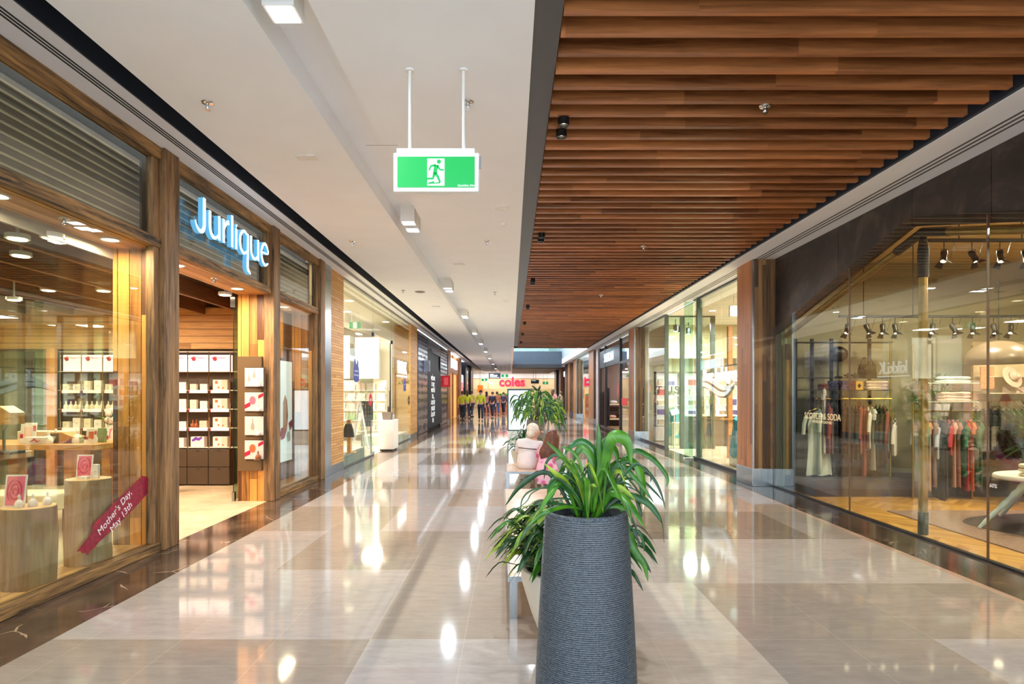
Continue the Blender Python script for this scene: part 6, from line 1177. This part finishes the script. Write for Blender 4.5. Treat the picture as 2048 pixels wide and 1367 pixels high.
def person(x,y,h,rz,lab,top,bot,hair,shoe=(40,40,44),short=False,stride=.12,arm=.1,long=False,bag=None):
    s=h/1.72; T=Matrix.Translation((x,y,0))@Matrix.Rotation(rz,4,'Z'); f=lambda a,b,c: tuple(T@V((a*s,b*s,c*s)))
    e=E('person',(x,y,0),lab,'person')
    J=[(f(0,0,.93),.11*s),(f(0,0,1.13),.10*s),(f(0,-.01,1.33),.12*s),(f(0,.0,1.46),.052*s),(f(0,.015,1.56),.075*s),(f(0,.012,1.64),.072*s)]; Ed=[(0,1),(1,2),(2,3),(3,4),(4,5)]
    def ch(par,L): 
        for p in L: J.append((f(*p[0]),p[1]*s)); Ed.append((par,len(J)-1)); par=len(J)-1
        return par
    for sd,st_ in ((-1,stride),(1,-stride)):
        ch(2,[((sd*.17,0,1.40),.055),((sd*.23,-.01+st_*.2,1.13),.042),((sd*.235,.06-st_*arm*3,.90),.03)])
        ch(0,[((sd*.09,0,.86),.085),((sd*.095,.03+st_,.48),.058),((sd*.095,-.03+st_*1.6,.09),.038),((sd*.1,.12+st_*1.6,.04),.035)])
    skin('body',J,Ed,SK,e)
    g=.016*s; JT=[(f(0,0,.90),.125*s),(f(0,0,1.13),.118*s),(f(0,-.01,1.33),.138*s),(f(0,0,1.43),.07*s)]; ET=[(0,1),(1,2),(2,3)]
    for sd,st_ in ((-1,stride),(1,-stride)):
        n=len(JT); JT+=[(f(sd*.17,0,1.39),.075*s),(f(sd*.225,-.01+st_*.18,1.16),.06*s)]; ET+=[(2,n),(n,n+1)]
        if not short: JT.append((f(sd*.235,.05-st_*arm*2.8,.95),.045*s)); ET.append((n+1,n+2))
    skin('top',JT,ET,mat('cloth_%d_%d_%d'%top,top,.85,var=.2),e)
    JB=[(f(0,0,.93),.128*s)]; EB=[]
    for sd,st_ in ((-1,stride),(1,-stride)):
        n=len(JB); JB+=[(f(sd*.09,0,.85),.10*s),(f(sd*.095,.03+st_,.50),.075*s)]; EB+=[(0,n),(n,n+1)]
        if not short: JB.append((f(sd*.095,-.02+st_*1.55,.13),.058*s)); EB.append((n+1,n+2))
    skin('trousers',JB,EB,mat('cloth_%d_%d_%d'%bot,bot,.85,var=.2),e)
    for sd,st_ in ((-1,stride),(1,-stride)): MB().tube([f(sd*.097,-.07+st_*1.6,.045),f(sd*.1,.06+st_*1.6,.045),f(sd*.1,.17+st_*1.6,.035)],[.045*s,.048*s,.035*s],8).build('shoe',mat('shoe_%d'%shoe[0],shoe,.5),e,smooth=True); 
    for sd,st_ in ((-1,stride),(1,-stride)): hand(f(sd*.235,.07-st_*arm*3,.88),T.to_3x3()@V((0,.12,-1)),sd,s,e,SK)
    HM=mat('hair_%d_%d'%hair[:2],hair,.6,var=.3,scale=20,st=(4,4,1)); q=MB(); c=T@V((0,-.012*s,1.625*s)); q.ball(c,.108*s,14,(.86,.95,1.0)); q.v=[p for p in q.v]
    if long: q.tube([f(0,-.05,1.62),f(0,-.08,1.5),f(0,-.08,1.36)],[.085*s,.085*s,.05*s],10)
    q.build('hair',HM,e,smooth=True)
    q=MB(); 
    for sd in (-1,1): q.ball(T@V((sd*.032*s,.083*s,1.60*s)),.011*s,6)
    q.build('eyes',BLK,e); MB().tube([f(0,.08,1.60),f(0,.105,1.57),f(0,.085,1.565)],[.008*s,.014*s,.008*s],6).build('nose',SK,e,smooth=True); MB().tube([f(-.025,.083,1.535),f(0,.09,1.533),f(.025,.083,1.535)],.006*s,5).build('mouth',mat('lips',(176,96,90),.5),e)
    if bag: MB().tube([f(0,-.15,1.0),f(0,-.2,1.15),f(0,-.17,1.38)],[.10*s,.13*s,.09*s],10).build('backpack',mat('bag_%d'%bag[0],bag,.8),e,smooth=True)
    return e
HV=(206,206,50); NV=(34,40,62)
PP=[(925,35.5,1.68,0,HV,NV,(70,50,36),'person in a pale yellow vest beside the black columns'),(934,38,1.75,.3,(196,200,60),NV,(60,44,34),'person in a yellow vest walking away beside the black columns'),(944,41,1.72,-.4,(210,200,90),(60,60,80),(90,70,50),'person in a faded yellow top between the vest group'),(961.5,34.5,1.74,PI,HV,(38,44,66),(50,40,34),'person in a bright round looking yellow vest and dark trousers walking towards the camera'),
(973,44,1.7,.2,(216,150,140),(80,60,80),(60,44,34),'person in a pink top beyond the yellow vests'),(985,38.5,1.66,2.8,(44,46,70),(40,44,70),(50,36,30),'person in a navy jacket below the supermarket sign'),(994,44,1.7,.1,(206,130,90),(70,90,130),(90,60,40),'person in an orange top with blue jeans near the supermarket entrance'),(1007,46,1.65,3.0,(60,60,90),(40,40,60),(40,32,28),'person in dark clothing beside the advertising screen'),
(1086,34.5,1.66,.5,(96,92,110),(110,150,176),(60,44,36),'person with a grey top and dark backpack beyond the drooping plant'),(1093,37,1.6,.1,(50,40,56),(90,84,90),(40,30,26),'person in dark clothes between the backpack walker and the pink shirt'),(1106,36,1.80,-.5,(226,158,152),(176,182,160),(96,72,54),'tall person in a pink shirt and pale shorts near the slate column'),(1121,38,1.68,.9,(120,116,92),(110,110,96),(110,90,66),'person in an olive top walking at the shop side of the far walkway')]
for i,(px,y,h,rz,t,b,hr,lab) in enumerate(PP): person((px-VX)/F*y,y,h,rz,lab,t,b,hr,short=(i in (8,10)),stride=.1+.03*(i%4),bag=(40,36,44) if i==8 else None,long=(i%3==1))
# seated woman
def seated():
    e=E('person',(.30,10.2,0),'woman in a white top with short pale hair sitting on the farther bench, turned sideways','person'); z=.30
    J=[((.27,10.22,z+.10),.115),((.275,10.2,z+.24),.12),((.30,10.18,z+.38),.125),((.35,10.2,z+.485),.05),((.415,10.185,z+.565),.08),((.415,10.19,z+.64),.076),
       ((.15,10.2,z+.40),.06),((.12,10.32,z+.24),.045),((.2,10.5,z+.16),.033),((.47,10.17,z+.37),.06),((.58,10.22,z+.24),.045),((.60,10.36,z+.22),.033),
       ((.18,10.28,z+.10),.09),((.18,10.66,z+.12),.07),((.18,10.96,.12),.04),((.18,11.04,.04),.036),((.37,10.28,z+.10),.09),((.38,10.66,z+.12),.07),((.38,10.96,.12),.04),((.38,11.04,.04),.036)]
    Ed=[(0,1),(1,2),(2,3),(3,4),(4,5),(2,6),(6,7),(7,8),(2,9),(9,10),(10,11),(0,12),(12,13),(13,14),(14,15),(0,16),(16,17),(17,18),(18,19)]; skin('body',J,Ed,SK,e)
    WT=mat('white_knit',(232,222,222),.85,var=.1,bump=.3); g=[(p,(r if isinstance(r,float) else r)+(.03 if i<3 else .022)) for i,(p,r) in enumerate(J)]
    JT=[g[0],g[1],g[2],((.335,10.19,z+.45),.075),g[6],g[7],g[9],g[10]]; JT[0]=((.27,10.17,z+.10),.175); skin('top',JT,[(0,1),(1,2),(2,3),(2,4),(4,5),(2,6),(6,7)],WT,e)
    skin('trousers',[((.27,10.24,z+.08),.10),g[12],g[13],g[14],g[16],g[17],g[18]],[(0,1),(1,2),(2,3),(0,4),(4,5),(5,6)],mat('trousers_stone',(150,140,132),.85),e)
    q=MB(); n=20; q.loft([[(cx+rx*math.cos(2*PI*j/n),10.185+ry*math.sin(2*PI*j/n)*(1+.03*math.sin(j*2.1)),zz) for j in range(n)] for zz,rx,ry,cx in ((.288,.15,.14,.275),(.32,.178,.165,.275),(.40,.185,.165,.28),(.50,.178,.15,.285),(.60,.165,.13,.295),(.68,.145,.105,.31),(.73,.10,.075,.325))]); q.build('cardigan',WT,e,smooth=True)
    HB=mat('pale_blonde_hair',(236,224,206),.6,var=.25,scale=20); q=MB(); q.ball((.358,10.20,z+.63),.104,18,(.98,1.02,.98)); q.ball((.325,10.16,z+.56),.075,14,(1,1,1)); q.build('hair',HB,e,smooth=True)
    q=MB(); q.tube([(.485,10.165,z+.60),(.535,10.16,z+.575),(.50,10.165,z+.562)],[.01,.017,.01],7); q.build('nose',SK,e,smooth=True); q=MB(); q.ball((.484,10.135,z+.61),.010,8); q.ball((.495,10.195,z+.61),.010,8); q.build('eyes',BLK,e); MB().tube([(.484,10.14,z+.535),(.497,10.165,z+.533),(.495,10.19,z+.535)],.007,6).build('mouth',mat('lips',(0,0,0)),e); MB().ball((.385,10.125,z+.58),.02,8,(.8,.5,1.3)).build('ear',SK,e,smooth=True)
    hand((.22,10.53,z+.15),(.2,1,-.2),1,.95,e,SK); hand((.605,10.39,z+.22),(.1,1,-.1),-1,.95,e,SK)
    for yy,xx in ((11.0,.18),(11.0,.38)): MB().tube([(xx,yy-.08,.05),(xx,yy+.03,.045),(xx,yy+.13,.035)],[.042,.046,.034],8).build('shoe',mat('shoe_230',(220,214,206),.5),e,smooth=True)
    MB().tube([(.12,10.09,z+.335),(.22,10.045,z+.325),(.34,10.04,z+.315),(.45,10.09,z+.305)],.008,6).build('bag_strap',SHD,e)
    e=E('person',(.57,9.95,0),'small child with long auburn hair in a pink patterned dress sitting beside the woman','person'); z=.30
    J=[((.56,9.93,z+.08),.085),((.56,9.92,z+.2),.08),((.57,9.91,z+.31),.082),((.61,9.92,z+.39),.036),((.65,9.92,z+.46),.062),((.665,9.925,z+.53),.066),
       ((.47,9.92,z+.32),.04),((.44,10.0,z+.2),.032),((.47,10.12,z+.14),.024),((.67,9.91,z+.32),.04),((.71,9.99,z+.2),.032),((.68,10.1,z+.14),.024),
       ((.50,9.98,z+.08),.06),((.50,10.3,z+.1),.05),((.50,10.95,.18),.034),((.50,11.02,.12),.03),((.62,9.98,z+.08),.06),((.62,10.3,z+.1),.05),((.62,10.95,.18),.034),((.62,11.02,.12),.03)]
    for k in (14,15,18,19): p=J[k][0]; J[k]=((p[0],10.98+.06*(k in (15,19)),.16-.05*(k in (15,19))),J[k][1])
    skin('body',J,Ed,SK,e)
    def dm():
        m_,N,L,out=nt('pink_floral_cloth'); p=N.new('ShaderNodeBsdfPrincipled'); L.new(p.outputs[0],out.inputs[0]); tc=N.new('ShaderNodeNewGeometry'); vo=N.new('ShaderNodeTexVoronoi'); vo.inputs['Scale'].default_value=11; L.new(tc.outputs['Position'],vo.inputs['Vector']); r=N.new('ShaderNodeValToRGB'); r.color_ramp.elements[0].color=srgb((214,30,96)); r.color_ramp.elements[1].color=srgb((226,180,196)); r.color_ramp.elements[1].position=.62; k=r.color_ramp.elements.new(.4); k.color=srgb((206,110,160)); L.new(vo.outputs['Distance'],r.inputs[0]); L.new(r.outputs[0],p.inputs['Base Color']); p.inputs['Roughness'].default_value=.85; return m_
    DM=dm(); q=MB(); n=22; R_=[]
    for zz,rx,ry,cy in ((.72,.05,.05,9.92),(.68,.10,.08,9.915),(.6,.125,.095,9.91),(.5,.125,.1,9.90),(.42,.145,.13,9.88),(.35,.165,.16,9.86),(.30,.175,.17,9.85)): R_.append([(.57+rx*math.cos(2*PI*j/n)*(1+.03*math.sin(j*2.3)),cy+ry*math.sin(2*PI*j/n),zz+(.0)) for j in range(n)])
    q.loft(R_); q.build('dress',DM,e,smooth=True); q=MB(); q.loft([[(.57+w_*math.cos(t)*1.0,9.705-.035*math.sin(t)*k-.012*math.sin(5*t),zz) for t in [j*PI/12 for j in range(13)]]+[(.57+w_*math.cos(t)*.97,9.715-.02*math.sin(t)*k-.012*math.sin(5*t),zz) for t in [j*PI/12 for j in range(12,-1,-1)]] for zz,w_,k in ((.34,.16,.6),(.26,.17,1),(.17,.175,1.1),(.10,.16,1))]); q.build('skirt_drape',DM,e,smooth=True)
    for a,b in ((6,7),(9,10)): MB().tube([J[a][0],J[b][0]],[.052,.046],10).build('sleeve',DM,e,smooth=True)
    q=MB(); n=20; c=(.665,9.915); q.loft([[(c[0]+dx+rx*math.cos(2*PI*j/n),c[1]+dy+ry*math.sin(2*PI*j/n)*(1 if math.sin(2*PI*j/n)<0 else .75),zz+.012*math.sin(j*2.7)*(zz<.6)) for j in range(n)] for zz,rx,ry,dx,dy in ((.935,.012,.012,0,0),(.925,.055,.055,0,0),(.90,.09,.09,0,0),(.85,.112,.11,0,0),(.78,.12,.11,-.01,-.01),(.70,.135,.10,-.03,-.03),(.63,.15,.085,-.055,-.055),(.56,.14,.07,-.08,-.075),(.50,.10,.05,-.10,-.085))]); q.build('hair',mat('auburn_hair',(120,66,42),.5,c2=(70,36,24),scale=14,st=(8,8,.6)),e,smooth=True)
    hand((.48,10.14,z+.135),(.1,1,-.1),1,.7,e,SK); hand((.675,10.12,z+.135),(-.1,1,-.1),-1,.7,e,SK)
    for xx in (.50,.62): MB().tube([(xx,10.97,.14),(xx,11.04,.10),(xx,11.10,.08)],[.034,.036,.028],8).build('shoe',mat('shoe_60',(60,40,44),.5),e,smooth=True)
    q=MB(); [q.ball((.66+dx,9.99,z+.49),.008,6) for dx in (-.025,.025)]; q.build('eyes',BLK,e); MB().tube([(.66,9.985,z+.48),(.66,10.005,z+.46),(.66,9.99,z+.455)],[.006,.011,.006],6).build('nose',SK,e,smooth=True)
seated()
